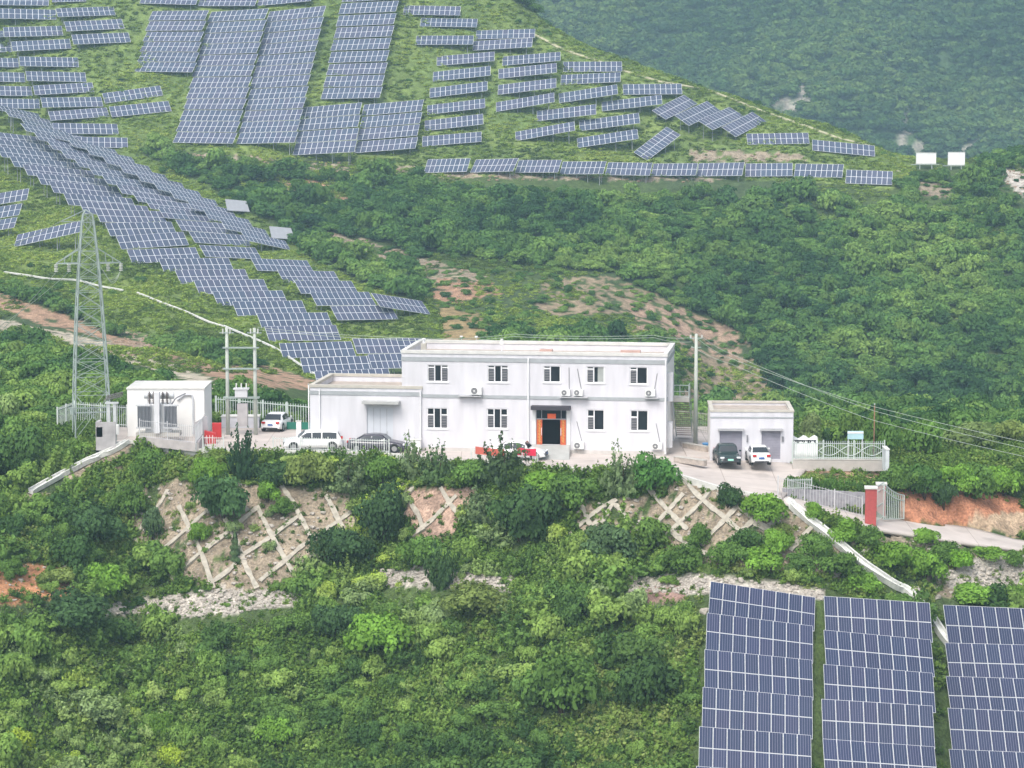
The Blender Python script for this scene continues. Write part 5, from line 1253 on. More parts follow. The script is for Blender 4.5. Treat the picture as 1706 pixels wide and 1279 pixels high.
# ------------------------------------------------------------------ foliage
def leaf_mat(name, stops, trans=.3, big=.035, boost=2.2):
    stops = [(p, (c[0]*boost*1.02, c[1]*boost*1.07, c[2]*boost*.72)) for p, c in stops]
    m = bpy.data.materials.new(name); m.use_nodes = True; n = m.node_tree; n.nodes.clear()
    oi = n.nodes.new('ShaderNodeObjectInfo'); at = n.nodes.new('ShaderNodeAttribute'); at.attribute_name = 'tint'
    g = n.nodes.new('ShaderNodeNewGeometry'); nz = n.nodes.new('ShaderNodeTexNoise'); nz.inputs['Scale'].default_value = big; nz.inputs['Detail'].default_value = 3
    n.links.new(g.outputs['Position'], nz.inputs['Vector'])
    a = n.nodes.new('ShaderNodeMath'); a.operation = 'MULTIPLY_ADD'; n.links.new(nz.outputs[0], a.inputs[0]); a.inputs[1].default_value = 1.7; a.inputs[2].default_value = -.58
    b = n.nodes.new('ShaderNodeMath'); b.operation = 'MULTIPLY_ADD'; n.links.new(oi.outputs['Random'], b.inputs[0]); b.inputs[1].default_value = .55; n.links.new(a.outputs[0], b.inputs[2])
    cr = n.nodes.new('ShaderNodeValToRGB'); r = cr.color_ramp
    r.elements[0].position = stops[0][0]; r.elements[0].color = (*stops[0][1], 1); r.elements[1].position = stops[-1][0]; r.elements[1].color = (*stops[-1][1], 1)
    for p, c in stops[1:-1]: e = r.elements.new(p); e.color = (*c, 1)
    n.links.new(b.outputs[0], cr.inputs[0])
    mx = n.nodes.new('ShaderNodeVectorMath'); mx.operation = 'SCALE'; n.links.new(cr.outputs[0], mx.inputs[0]); n.links.new(at.outputs['Fac'], mx.inputs['Scale'])
    d = n.nodes.new('ShaderNodeBsdfDiffuse'); t = n.nodes.new('ShaderNodeBsdfTranslucent'); ms = n.nodes.new('ShaderNodeMixShader'); ms.inputs[0].default_value = trans
    n.links.new(mx.outputs[0], d.inputs[0]); n.links.new(mx.outputs[0], t.inputs[0]); n.links.new(d.outputs[0], ms.inputs[1]); n.links.new(t.outputs[0], ms.inputs[2])
    o = n.nodes.new('ShaderNodeOutputMaterial'); n.links.new(ms.outputs[0], o.inputs[0]); return m
leafA = leaf_mat('foliage_thicket', [(.12,(.030,.058,.026)),(.32,(.055,.095,.036)),(.5,(.085,.135,.045)),(.66,(.12,.165,.06)),(.8,(.115,.15,.095)),(.97,(.20,.25,.055))])
leafB = leaf_mat('foliage_slope', [(.12,(.022,.050,.028)),(.35,(.042,.084,.036)),(.6,(.070,.122,.044)),(.9,(.115,.165,.060))], boost=1.9)
leafM = leaf_mat('foliage_mountain', [(.15,(.024,.050,.028)),(.5,(.045,.080,.036)),(.9,(.085,.12,.045))], big=.012, boost=1.75)
grassM = leaf_mat('grass_tuft', [(.12,(.050,.075,.030)),(.4,(.095,.135,.040)),(.62,(.14,.19,.050)),(.95,(.20,.235,.075))], big=.05, boost=1.6)
def solid_leaf(name, c): return leaf_mat(name, [(.1,tuple(x*.8 for x in c)),(.9,tuple(x*1.2 for x in c))], big=.3)

def crown(seed, n, leaf, lumps=10, flat=.75, kind='round', aspect=1.0):
    """unit crown: radius about 1, base at z=0; leaf quads on the skins of many overlapping lumps"""
    r = np.random.default_rng(seed)
    if kind == 'cone':
        t = r.random(n)**1.25; ang = r.random(n)*6.283; rad = (1-t)**.75*(.72+.2*np.sin(t*31)+.28*np.sin(ang*3+t*9))*(.45+.6*np.sqrt(r.random(n)))
        P = np.stack([rad*np.cos(ang), rad*np.sin(ang), t*2.4+.1], 1); N = np.stack([np.cos(ang), np.sin(ang), np.full(n,.6)], 1)
        tl = r.uniform(.7, 1.2, n)
    elif kind == 'spiky':
        k = lumps*4; a = r.random(k)*6.283; el = np.arccos(r.uniform(.15, 1, k)); d = np.stack([np.sin(el)*np.cos(a), np.sin(el)*np.sin(a), np.cos(el)], 1); L = r.uniform(.75, 1.25, k)
        i = r.integers(0, k, n); t = r.random(n)**.7
        P = d[i]*(L[i]*t)[:, None]*np.array([1,1,1.25])+r.normal(0,.07,(n,3))*(1-t*.5)[:, None]; P[:, 2] = np.abs(P[:, 2])+.03; N = d[i]+r.normal(0,.5,(n,3)); tl = r.uniform(.75,1.25,k)[i]
    else:
        c = []
        while len(c) < lumps:
            q = r.uniform(-1, 1, 3)
            if np.hypot(q[0], q[1]) < .78 and q[2] > -.5 and np.linalg.norm(q) < .85: c.append(q)
        c = np.array(c)*np.array([1,1,.8]); c[:, 2] = c[:, 2]*.75+.62
        R_ = r.uniform(.26, .52, lumps); R_[0] = .6; c[0] = (0,0,.6)
        w_ = R_**2; i = r.choice(lumps, n, p=w_/w_.sum())
        d = r.normal(0, 1, (n, 3)); d /= np.linalg.norm(d, axis=1)[:, None]; d[:, 2] = np.where(d[:, 2] < -.35, -d[:, 2], d[:, 2])
        rr = R_[i]*(r.uniform(.72, 1.10, n)); P = c[i]+d*rr[:, None]; P[:, 2] = np.maximum(P[:, 2], .04); N = d+r.normal(0,.35,(n,3))
        tl = r.uniform(.8, 1.2, lumps)[i]*r.uniform(.85, 1.15, n)
    P = P*np.array([1,1,flat*aspect])
    N /= np.linalg.norm(N, axis=1)[:, None]
    A = np.cross(N, r.normal(0,1,(n,3))); A /= np.linalg.norm(A, axis=1)[:, None]; B_ = np.cross(N, A)
    s = leaf*r.uniform(.6, 1.35, n)[:, None]
    V_ = np.stack([P-A*s-B_*s*.6, P+A*s-B_*s*.6, P+A*s*.7+B_*s*.7, P-A*s*.7+B_*s*.6], 1).reshape(-1, 3)
    F_ = np.arange(4*n).reshape(n, 4); return V_, F_, tl
def crown_me(name, m, *a, **k):
    V_, F_, tl = crown(*a, **k); me = np_mesh(name, V_, F_, m); at = me.attributes.new('tint', 'FLOAT', 'FACE'); at.data.foreach_set('value', tl.astype(np.float32)); return me

def scatter(name, label, cat, meshes, pts, rotz, scale, idx, tilt=None):
    """one stuff object: points that carry the leafy clumps"""
    n = len(pts); me = bpy.data.meshes.new(name); me.vertices.add(n); me.vertices.foreach_set('co', np.asarray(pts, np.float32).ravel())
    for nm, ty, data in (('rz','FLOAT',rotz), ('idx','INT',idx)):
        a = me.attributes.new(nm, ty, 'POINT'); a.data.foreach_set('value', np.asarray(data, np.float32 if ty == 'FLOAT' else np.int32))
    a = me.attributes.new('sc', 'FLOAT_VECTOR', 'POINT'); a.data.foreach_set('vector', np.asarray(scale, np.float32).ravel())
    o = bpy.data.objects.new(name, me); COL.objects.link(o); tag(o, label, cat, kind='stuff')
    col = bpy.data.collections.new(name+'_sources')
    for i, m in enumerate(meshes): so = bpy.data.objects.new(f'{name}_source', m); col.objects.link(so)
    ng = bpy.data.node_groups.new(name, 'GeometryNodeTree'); ng.interface.new_socket('Geometry', in_out='INPUT', socket_type='NodeSocketGeometry'); ng.interface.new_socket('Geometry', in_out='OUTPUT', socket_type='NodeSocketGeometry')
    N = ng.nodes; gi = N.new('NodeGroupInput'); go = N.new('NodeGroupOutput'); ip = N.new('GeometryNodeInstanceOnPoints'); ci = N.new('GeometryNodeCollectionInfo'); ci.inputs['Collection'].default_value = col
    ci.inputs['Separate Children'].default_value = True; ci.inputs['Reset Children'].default_value = True; ip.inputs['Pick Instance'].default_value = True
    def at(nm, ty): q = N.new('GeometryNodeInputNamedAttribute'); q.data_type = ty; q.inputs['Name'].default_value = nm; return q.outputs['Attribute']
    cx = N.new('ShaderNodeCombineXYZ'); L = ng.links
    L.new(at('rz','FLOAT'), cx.inputs[2]); L.new(gi.outputs[0], ip.inputs['Points']); L.new(ci.outputs[0], ip.inputs['Instance']); L.new(at('idx','INT'), ip.inputs['Instance Index'])
    L.new(cx.outputs[0], ip.inputs['Rotation']); L.new(at('sc','FLOAT_VECTOR'), ip.inputs['Scale']); L.new(ip.outputs[0], go.inputs[0])
    md = o.modifiers.new('scatter', 'NODES'); md.node_group = ng; return o

# sampling helpers
TAB = np.array(TABLE_XY)
def near_table(x, y, pad):
    r = np.zeros(len(x), bool)
    for tx, ty, rad, ex, ey in TAB:
        dx = x-tx; dy = y-ty; a = dx*ex+dy*ey; b = -dx*ey+dy*ex
        r |= (np.abs(a) < rad+pad*.6) & (b > -2.2-pad) & (b < (2.6+pad if ty < 230 else 1.8))
    return r
def sector(n, y0, y1, u0=-400, u1=2010):
    y = np.sqrt(RNG.uniform(y0*y0, y1*y1, n)); a = RNG.uniform((u0-CX)/FPX, (u1-CX)/FPX, n); return a*y, y
def uv_of(x, y, z=None):
    z = hgt(x, y) if z is None else z
    return project(x, y, z)
SHEETS = [YARD_POLY, ROAD_POLY, APRON]
DRAIN_UV = [(1297,830),(1360,880),(1440,948),(1490,982),(1518,998),(1570,1065),(1600,1100)]; DRAIN2 = [(213,742),(150,772),(100,798),(50,825)]
def near_line(u, v, line, w_):
    r = np.zeros(len(u), bool)
    for a, b in zip(line[:-1], line[1:]):
        d = np.array(b)-np.array(a); L = (d**2).sum(); t = np.clip(((u-a[0])*d[0]+(v-a[1])*d[1])/L, 0, 1)
        r |= np.hypot(u-a[0]-t*d[0], v-a[1]-t*d[1]) < w_
    return r
def dart(x, y, rad, cell=4.0):               # thin out points closer than their spacing
    grid = {}; keep = np.zeros(len(x), bool)
    for i in range(len(x)):
        cx_, cy_ = int(x[i]//cell), int(y[i]//cell); ok = True
        for a in (-1,0,1):
            for b in (-1,0,1):
                for j in grid.get((cx_+a, cy_+b), ()):
                    if (x[i]-x[j])**2+(y[i]-y[j])**2 < (rad[i]*.5+rad[j]*.5)**2: ok = False; break
                if not ok: break
            if not ok: break
        if ok: keep[i] = True; grid.setdefault((cx_, cy_), []).append(i)
    return keep

near_meshes = [crown_me('thicket_clump', leafA, 100+i, 1700, .070, lumps=[9,13,16,11][i], flat=[.85,1.0,.7,1.15][i]) for i in range(4)]+[crown_me('thicket_clump', leafA, 120+i, 1400, .068, lumps=11+i, kind='spiky', flat=[.85,1.1,.7,1.0][i]) for i in range(4)]
mid_meshes = [crown_me('slope_clump', leafB, 200+i, 800, .085, lumps=[9,12,14,10][i], flat=[.8,.95,.7,1.05][i]) for i in range(4)]
far_meshes = [crown_me('mountain_clump', leafM, 300+i, 300, .13, lumps=8, flat=.85) for i in range(3)]
weedM = leaf_mat('weed_leaf', [(.12,(.045,.080,.030)),(.45,(.075,.125,.040)),(.7,(.11,.165,.050)),(.95,(.16,.19,.085))], big=.06, boost=1.6)
weed_meshes = [crown_me('weed_clump', weedM, 450+i, 150, .13, lumps=7, kind='spiky', flat=.8) for i in range(3)]
grass_meshes = [crown_me('grass_clump', grassM, 400+i, 130, .12, lumps=7, kind='spiky', flat=.55) for i in range(3)]

# --- near thicket: foreground slope, sides
BARE_N = [(p, th) for p, c, ya, yb, th in MASKS if yb <= 205]; NCOL = [c for p, c, ya, yb, th in MASKS if yb <= 205]
# hand-placed shrubs (u, v of the base, width px, height px, form, tint colour, label)
KEY = []
def shrub(u, v, w_, h_, form, colr, label, group=None, y0=140): KEY.append((u, v, w_, h_, form, colr, label, group, y0))
DK=(.030,.055,.030); MG=(.060,.105,.035); BG=(.085,.150,.035); GG=(.085,.115,.075); OL=(.095,.12,.05); YG=(.15,.19,.035)
shrub(405,800,60,84,'spiky',(.022,.045,.028),'dark conifer rising above the yard edge left of the white estate car')
shrub(348,812,60,52,'round',BG,'bright green shrub just left of the dark conifer')
shrub(372,868,98,78,'round',(.045,.085,.045),'broad blue-green shrub below the dark conifer at the top of the bare lattice')
shrub(252,800,66,48,'round',MG,'green shrub below the transformer pen wall')
shrub(455,812,70,44,'round',DK,'dark low shrub right of the conifer under the white estate car')
shrub(515,815,78,60,'round',OL,'olive shrub at the yard edge below the white estate car')
shrub(578,820,86,62,'spiky',GG,'grey-green bush at the yard edge below the dark sedan')
shrub(636,812,60,50,'round',MG,'mid green shrub between the dark sedan railing and the twiggy bush')
shrub(688,800,64,68,'spiky',GG,'tall twiggy grey-green bush poking above the yard edge before the annex corner')
shrub(728,806,64,62,'spiky',(.05,.08,.045),'dark twiggy bush beside the tall grey-green one at the yard edge')
shrub(785,815,70,48,'round',MG,'green shrub below the faded orange banner')
shrub(840,806,92,72,'spiky',(.040,.062,.038),'big dark bush in front of the red banners')
shrub(905,835,80,48,'round',BG,'bright shrub below and right of the red banners')
shrub(955,850,80,56,'round',MG,'rounded shrub under the kerb right of the doorway')
shrub(1036,826,72,76,'spiky',GG,'tall grey-green bush before the right half of the office')
shrub(1092,826,80,66,'round',(.045,.10,.035),'dense green tree at the right corner of the yard edge')
shrub(865,905,108,92,'round',(.030,.055,.028),'very dark tall shrub in the middle of the embankment')
shrub(800,880,86,62,'spiky',GG,'silvery shrub left of the very dark tall shrub')
shrub(640,905,92,90,'round',DK,'dark shrub between the two bare lattice areas')
shrub(575,948,104,70,'round',DK,'dark spreading shrub at the lower right of the big bare lattice')
shrub(735,985,56,84,'spiky',(.035,.062,.032),'narrow dark shrub standing before the middle rubble ledge')
shrub(1010,940,96,70,'round',(.05,.08,.05),'grey-green mound below the centre right lattice beams')
shrub(700,950,80,52,'round',MG,'green shrub just above the middle rubble ledge')
shrub(255,905,44,56,'round',(.045,.07,.045),'narrow grey-green shrub at the left side of the bare lattice')
shrub(392,935,26,52,'cone',(.05,.075,.05),'small thin shrub standing alone on the bare lattice')
shrub(335,905,40,36,'round',BG,'small bright bush inside the bare lattice')
shrub(470,862,46,30,'round',MG,'small bush between upper lattice beams on the left')
shrub(445,838,46,38,'round',BG,'small bright bush right of the broad blue-green shrub')
shrub(160,915,92,72,'round',DK,'dark shrub above the orange soil on the left')
shrub(175,1000,76,60,'round',BG,'bright leafy shrub right of the orange soil')
shrub(95,975,64,30,'round',OL,'low olive bush on the orange soil')
shrub(20,962,44,30,'round',MG,'small green bush at the left edge above the orange soil')
shrub(215,870,60,60,'round',MG,'green shrub left of the bare lattice top')
RB = 'rounded bushes on the right slope'
for r_ in [(1212,850,50,40,DK,'dark rounded bush just under the kerb below the garage'),(1270,872,76,54,BG,'large bright rounded bush where the drain channel begins'),(1164,917,50,40,MG,'small round bush between the right lattice beams'),
 (1240,922,58,40,(.04,.075,.03),'dark round bush below the large bright one'),(1296,925,54,46,BG,'round bush left of the upper drain channel'),(1355,868,40,32,BG,'small round bush between drain channel and road'),
 (1406,904,60,40,BG,'wide bright bush between the drain channel and the near pillar'),(1362,938,62,44,MG,'round bush right beside the drain channel bend'),(1445,915,50,36,MG,'bush in front of the near red pillar'),
 (1482,950,84,48,BG,'big bright bush right of the middle drain channel'),(1543,908,46,30,BG,'round bush at the road edge right of the gate'),(1578,938,64,32,MG,'bush below the road, second from the gate'),
 (1540,968,76,52,BG,'bright bush above the boulders at the drain'),(1590,950,50,36,(.09,.17,.03),'brightest round bush beside the rubble on the right'),(1642,934,60,24,BG,'low flat bush along the road at far right'),
 (1692,944,40,26,MG,'small bush at the road by the right edge'),(1396,962,80,40,MG,'bush left of the lower drain channel'),(1432,990,60,36,BG,'low bright bush touching the lower drain channel'),
 (1268,950,74,40,BG,'round bush above the right rubble ledge'),(1208,946,66,40,MG,'middle bush of three above the right rubble ledge'),(1135,958,76,48,MG,'wide bush left of the right slope near the cable'),(1330,955,52,32,(.045,.08,.03),'dark small bush above the right rubble ledge'),
 (1300,900,40,26,OL,'tiny olive bush beside the channel top'),(1620,1010,90,34,BG,'low green bush above the right foreground tables'),(1690,1008,60,34,BG,'green bush above the far right foreground table'),(1500,1012,50,22,MG,'small low bush beside the boulders')]:
    shrub(r_[0], r_[1], r_[2], r_[3], 'round', r_[4], r_[5], RB)
for r_ in [(1500,822,64,44,MG,'leftmost bush of the hedge above the red earth bank'),(1540,835,66,56,(.04,.08,.03),'second bush of the hedge above the red bank'),(1572,852,40,52,DK,'dark bush hanging over the red bank'),(1588,825,70,50,BG,'bright middle bush of the hedge above the red bank'),
           (1632,832,72,56,MG,'fourth bush of the hedge above the red bank'),(1672,828,70,54,BG,'fifth bush of the hedge above the red bank'),(1712,820,66,44,MG,'hedge bush cropped by the right edge')]:
    shrub(r_[0], r_[1], r_[2], r_[3], 'round', r_[4], r_[5], 'hedge bushes above the red bank', 186)
for r_ in [(1352,752,54,58,(.11,.14,.08),'pale leafy tree behind the white tarpaulin'),(1418,752,66,62,(.075,.12,.04),'green tree behind the notice board'),(1470,768,70,78,(.05,.09,.03),'tall dark tree behind the right end of the garden fence'),(1535,766,80,62,MG,'leafy tree right of the garden fence'),(1390,748,40,36,DK,'dark bush between the pale and the green tree behind the fence'),(1610,752,90,50,(.09,.12,.06),'wide bushy tree in the grass on the right'),(1680,742,70,46,OL,'olive tree near the right edge above the hedge')]:
    shrub(r_[0], r_[1], r_[2], r_[3], 'round', r_[4], r_[5], 'trees behind the garden fence', 196)
for r_ in [(20,1272,72,52,YG,'yellow-green bush in the bottom left corner'),(288,1275,50,36,YG,'yellow leafy bush near the bottom left'),(270,1230,44,44,BG,'light green bush above the yellow one at the bottom left'),(640,1090,120,70,BG,'large light green bush left of centre in the thicket'),
           (935,1200,130,100,MG,'big round green tree in the middle of the lower thicket'),(115,1050,120,60,DK,'broad dark bush below the orange soil'),(560,1065,80,60,DK,'dark round bush below the end of the left rubble ledge'),(460,1245,60,50,BG,'upright light green bush at the bottom'),
           (1060,1130,110,70,(.045,.075,.03),'dark bush left of the upper foreground tables'),(1080,1190,120,90,(.03,.055,.025),'very dark tree left of the foreground tables'),(800,1025,120,50,OL,'flat olive bush below the middle rubble ledge')]:
    shrub(r_[0], r_[1], r_[2], r_[3], 'round', r_[4], r_[5], 'bushes standing out of the lower thicket')
KM = {}; KXY = []
for k, (u, v, w_, h_, form, colr, label, group, y0) in enumerate(KEY):
    p = cast(u, v-2, y0)
    if p is None: continue
    s = FPX/project(*p)[2]; rad = w_/2/s; ht = h_/s/.97
    key = (form, k % 3, colr)
    if key not in KM:
        m_ = solid_leaf('foliage_'+form, colr)
        if form == 'cone': KM[key] = crown_me('foliage', m_, 500+k, 2600, .050, kind='cone', flat=.42)
        elif form == 'spiky': KM[key] = crown_me('foliage', m_, 500+k, 2300, .048, lumps=12, kind='spiky', flat=.85)
        else: KM[key] = crown_me('foliage', m_, 500+k, 3000, .050, lumps=12+k % 5, flat=.78)
    tree = empty('conifer' if 'conifer' in label else 'shrub', p, random.random()*6.28, label, 'tree' if 'tree' in label or 'conifer' in label else 'bush', group)
    if 'tree' in label: tree.name = 'broadleaf_tree'
    f = bpy.data.objects.new('foliage', KM[key]); COL.objects.link(f); f.parent = tree; f.scale = (rad*1.05, rad*1.05, ht/1.08); f.location.z = -.1
    m = MB()
    for q in range(3): m.tube([(0,0,-.4),(.12*rad*math.cos(q*2.1),.12*rad*math.sin(q*2.1),ht*.35),(.4*rad*math.cos(q*2.1),.4*rad*math.sin(q*2.1),ht*.75)], .05+.015*rad, 6, .015)
    m.build('stem', bark_m, tree); KXY.append((p.x, p.y, rad))
KXY = np.array(KXY)
def near_key(x, y, f=.62):
    r = np.zeros(len(x), bool)
    for kx, ky, kr in KXY: r |= (x-kx)**2+(y-ky)**2 < (kr*f)**2
    return r
def bare_at(u, v, x, y):
    r = np.zeros(len(u), bool); n_ = fbm(x/2.2+40, y/2.2, 3)
    for (p, th), c_ in zip(BARE_N, NCOL):
        r |= in_poly(u+(n_-.5)*16, v+(n_-.5)*8, p)
        if c_ in (PALE, ORANGE):
            for dv in (12, 24, 36): r |= in_poly(u, v-dv, p)
    return r
x, y = sector(66000, 142, 216)
u, v, t = uv_of(x, y); ye = np.array([edge_at(q)[0] if 150 < q < 1880 else 400 for q in u])
ok = ~near_table(x, y, .9) & ~near_key(x, y)
for P in SHEETS: ok &= ~in_poly(x, y, P)
ok &= ~near_line(u, v, DRAIN_UV, 16) & ~near_line(u, v, DRAIN2, 12) & ~near_line(u, v-14, DRAIN2, 14) & ~near_line(u, v-28, DRAIN2, 14)
ok &= ~((y > ye-.9) & (u > 205))
ok &= ~((u > 60) & (u < 225) & (y > 203.5))            # tower foot
bare = bare_at(u, v, x, y); ok &= ~(bare & (RNG.random(len(x)) > .05))
rs = (u > 1110) & (v < 1000) & (y > 176); ok &= ~(rs & (RNG.random(len(x)) > .30))
cl = fbm(x/7.5+31, y/4.5, 3); ok &= ~((cl > .555) & (RNG.random(len(x)) > .16)); rad = RNG.uniform(.5, 1.3, len(x)); rad = np.where(cl < .45, rad*1.4, rad); rad = np.where(cl > .555, rad*.7, rad); rad[bare | rs] *= .38; rad *= np.where(y > ye-3, .62, 1); rad *= np.where(y < 172, .9, 1)
x, y, u, v, rad, ye = [q[ok] for q in (x, y, u, v, rad, ye)]
kp = dart(x, y, rad*1.02, 3.0); x, y, rad, u, v = x[kp], y[kp], rad[kp], u[kp], v[kp]
z = hgt(x, y)-.12
hs_ = rad*RNG.uniform(.95, 1.75, len(x)); yk = np.array([edge_at(q)[0] if 150 < q < 1880 else 400 for q in u]); hs_ *= np.where(y > yk-4, .55, 1)
scatter('thicket', 'dense mixed green thicket covering the slopes around the building', 'thicket', near_meshes, np.stack([x,y,z],1), RNG.uniform(0,6.28,len(x)), np.stack([rad*1.12,rad*1.12,hs_],1), RNG.integers(0,8,len(x)))
print('near', len(x))
# low weeds on the embankment and verges
x, y = sector(46000, 145, 222); u, v, t = uv_of(x, y)
ok = ~near_table(x, y, .0)
for P in SHEETS: ok &= ~in_poly(x, y, P)
ok &= ~near_table(x, y-.9, .3); b_ = bare_at(u, v, x, y); ok &= ~(b_ & (RNG.random(len(x)) > .38)); ok &= ~near_line(u, v, DRAIN_UV, 9) & ~near_line(u, v-5, DRAIN2, 12); ok &= ~((u > 500) & (u < 1200) & (y > 200))
ok &= ~in_poly(u, v, [(1500,835),(1700,835),(1700,900),(1500,880)])
x, y, b_ = x[ok], y[ok], b_[ok]; s_w = np.where(b_, RNG.uniform(.12, .36, len(x)), RNG.uniform(.25, .62, len(x))); s_w = np.where((fbm(x/7.5+31, y/4.5, 3) > .54) & ~b_, s_w*1.35, s_w)
scatter('ground_weeds', 'low weeds and grass growing over the near embankment and verges', 'weeds', weed_meshes, np.stack([x,y,hgt(x,y)-.03],1), RNG.uniform(0,6.28,len(x)), np.stack([s_w,s_w,s_w*1.1],1), RNG.integers(0,3,len(x)))
# --- slope forest behind
BARE_F = [(p, th) for p, c, ya, yb, th in MASKS if yb > 225]
x, y = sector(98000, 219, 520); u, v, t = uv_of(x, y)
hillm = in_poly(u, v, HILLG); n1 = fbm(x/9, y/9, 3); n2 = fbm(x/20+7, y/20, 3)
ok = ~near_table(x, y, 1.2) & ~near_table(x, y+3.2, 1.5) & ~near_table(x, y+6.5, 1.0)
ok &= ~((n2 > .585) & (RNG.random(len(x)) > .45)); ok &= ~(hillm & (RNG.random(len(x)) > np.where(n2 > .62, .10, .015)))
bm = np.zeros(len(x), bool); bm0 = bm.copy()
for i_, (p, th) in enumerate(BARE_F):
    bm |= in_poly(u+(n1-.5)*22, v+(n1-.5)*10, p)
    if i_ in (0, 1, 6, 7, 9, 10): bm |= in_poly(u, v-16, p) | in_poly(u, v-30, p)
    if i_ < 2: bm0 |= in_poly(u, v, p) | in_poly(u, v-12, p) | in_poly(u, v-20, p)
bm |= in_poly(u, v, [(700,420),(1010,455),(1130,520),(1240,560),(1300,690),(1120,700),(1110,570),(700,570)])
ok &= ~(bm & (RNG.random(len(x)) > .10)) & ~bm0
ok &= ~((y < 226) & (u > 340) & (u < 1330)) & ~((u > 1500) & (u < 1640) & (v > 262) & (v < 300))
ok &= ~((u > 470) & (u < 740) & (v > 545) & (v < 720) & (y > 235)) ; leftb = (u < 400) & (v > 500) & (v < 720)
rad = np.where(RNG.random(len(x)) < .5, RNG.uniform(1.0, 1.9, len(x)), RNG.uniform(1.6, 2.9, len(x)))
rad = np.where(hillm | bm, RNG.uniform(.5, 1.1, len(x)), rad); rad = rad*.80; rad = np.where(leftb, rad*.85, rad); rad = np.where(y < 260, RNG.uniform(.7, 1.5, len(x)), rad)
x, y, rad, u, v, hm = [q[ok] for q in (x, y, rad, u, v, hillm | bm)]
kp = dart(x, y, rad*1.0, 4.2); x, y, rad, hm = x[kp], y[kp], rad[kp], hm[kp]
hgts = rad*RNG.uniform(.65, 1.6, len(x))*np.where(hm, .8, 1)
scatter('slope_forest', 'dense green scrub forest on the hillside behind the building', 'forest', mid_meshes, np.stack([x,y,hgt(x,y)-.2],1), RNG.uniform(0,6.28,len(x)), np.stack([rad*1.2,rad*1.2,hgts],1), RNG.integers(0,4,len(x)))
print('mid', len(x))
# --- grass on the solar hill
x, y = sector(84000, 232, 520); u, v, t = uv_of(x, y)
rdm = np.zeros(len(x), bool)
for p, th in BARE_F: rdm |= in_poly(u, v, p)
gm_ = in_poly(u, v, HILLG) & ~(rdm & (RNG.random(len(x)) > .06)); extra = ((fbm(x/20+7, y/20, 3) > .575) & (y > 240) & (RNG.random(len(x)) > .2)) | in_poly(u, v, [(700,420),(1010,455),(1130,520),(1240,560),(1300,690),(1120,700),(1110,570),(700,570)]) & ~rdm & (RNG.random(len(x)) > .3)
k = gm_ | extra; x, y = x[k], y[k]; s_w = RNG.uniform(.35, .95, len(x))*(.7+.7*fbm(x/12, y/12, 2))
scatter('hill_grass', 'long green grass and weeds between the solar tables', 'grass', grass_meshes, np.stack([x,y,hgt(x,y)-.05],1), RNG.uniform(0,6.28,len(x)), np.stack([s_w,s_w,s_w*.75],1), RNG.integers(0,3,len(x)))
print('grass', len(x))
# --- far mountain forest
n_ = 26000; yy = np.sqrt(RNG.uniform(860**2, 1180**2, n_)); aa = RNG.uniform((500-CX)/FPX, (2000-CX)/FPX, n_); x = aa*yy; y = yy
z = mz_at(x, y); u, v, t = project(x, y, z); ms = np.zeros(n_, bool); nn = fbm(x/8, y/8, 3)
for p, th in MSC: ms |= in_poly(u, v, p) | in_poly(u, v-7, p) | in_poly(u, v-3, p) | in_poly(u, v-12, p)
k = ~ms & (v > -60) & (v < 330); x, y, z = x[k], y[k], z[k]; s_w = RNG.uniform(1.6, 4.0, len(x))
scatter('mountain_forest', 'hazy forest covering the far mountain', 'forest', far_meshes, np.stack([x,y,z-.3],1), RNG.uniform(0,6.28,len(x)), np.stack([s_w*1.15,s_w*1.15,s_w*RNG.uniform(.7,1.1,len(x))],1), RNG.integers(0,3,len(x)))
print('far', len(x))
# --- rubble
def rock_me(seed):
    r = np.random.default_rng(seed); b = bpy.data.meshes.new('rock'); import bmesh
    bm_ = bmesh.new(); bmesh.ops.create_icosphere(bm_, subdivisions=2, radius=1)
    for vv in bm_.verts: vv.co *= float(r.uniform(.75, 1.2)); vv.co.x = max(-.8, min(.8, vv.co.x)); vv.co.z = max(-.5, min(.55, vv.co.z*.8))
    bm_.to_mesh(b); bm_.free(); b.materials.append(stone_m); return b
rocks = [rock_me(i) for i in range(4)]; brown_rocks = [rock_me(i+4) for i in range(4)]
for b_r in brown_rocks: b_r.materials[0] = mat('brown_stone', (.33,.24,.17), .95, var=.3, vscale=2)
def in_any(u, v, ps):
    r = np.zeros(len(u), bool)
    for p in ps: r |= in_poly(u, v, p)
    return r
pale = [p for p, c, ya, yb, th in MASKS if c == PALE and yb <= 205]; tanp = [p for p, c, ya, yb, th in MASKS if c in (TAN, ORANGE) and yb <= 205]
x, y = sector(90000, 165, 206); u, v, t = uv_of(x, y); k = in_any(u, v, pale) | (in_any(u, v, tanp) & (RNG.random(len(x)) < .10)); 
for P in SHEETS: k &= ~in_poly(x, y, P)
x, y = x[k], y[k]; s_w = .07+.20*RNG.random(len(x))**3
scatter('rubble', 'pale stone rubble lying along the ledges of the slope', 'rubble', rocks, np.stack([x,y,hgt(x,y)+s_w*.2],1), RNG.uniform(0,6.28,len(x)), np.stack([s_w,s_w*.8,s_w*.8],1), RNG.integers(0,4,len(x)))
far_b = [p for p, c, ya, yb, th in MASKS if c in (TAN, PALE, REDSOIL) and yb > 225]
x, y = sector(120000, 235, 480); u, v, t = uv_of(x, y); k = in_any(u, v, far_b) & (RNG.random(len(x)) < .4); x, y = x[k], y[k]; s_w = .10+.30*RNG.random(len(x))**3
scatter('scree', 'loose stones on the bare earth scars behind the building', 'rubble', brown_rocks, np.stack([x,y,hgt(x,y)+s_w*.15],1), RNG.uniform(0,6.28,len(x)), np.stack([s_w,s_w*.8,s_w*.7],1), RNG.integers(0,4,len(x)))
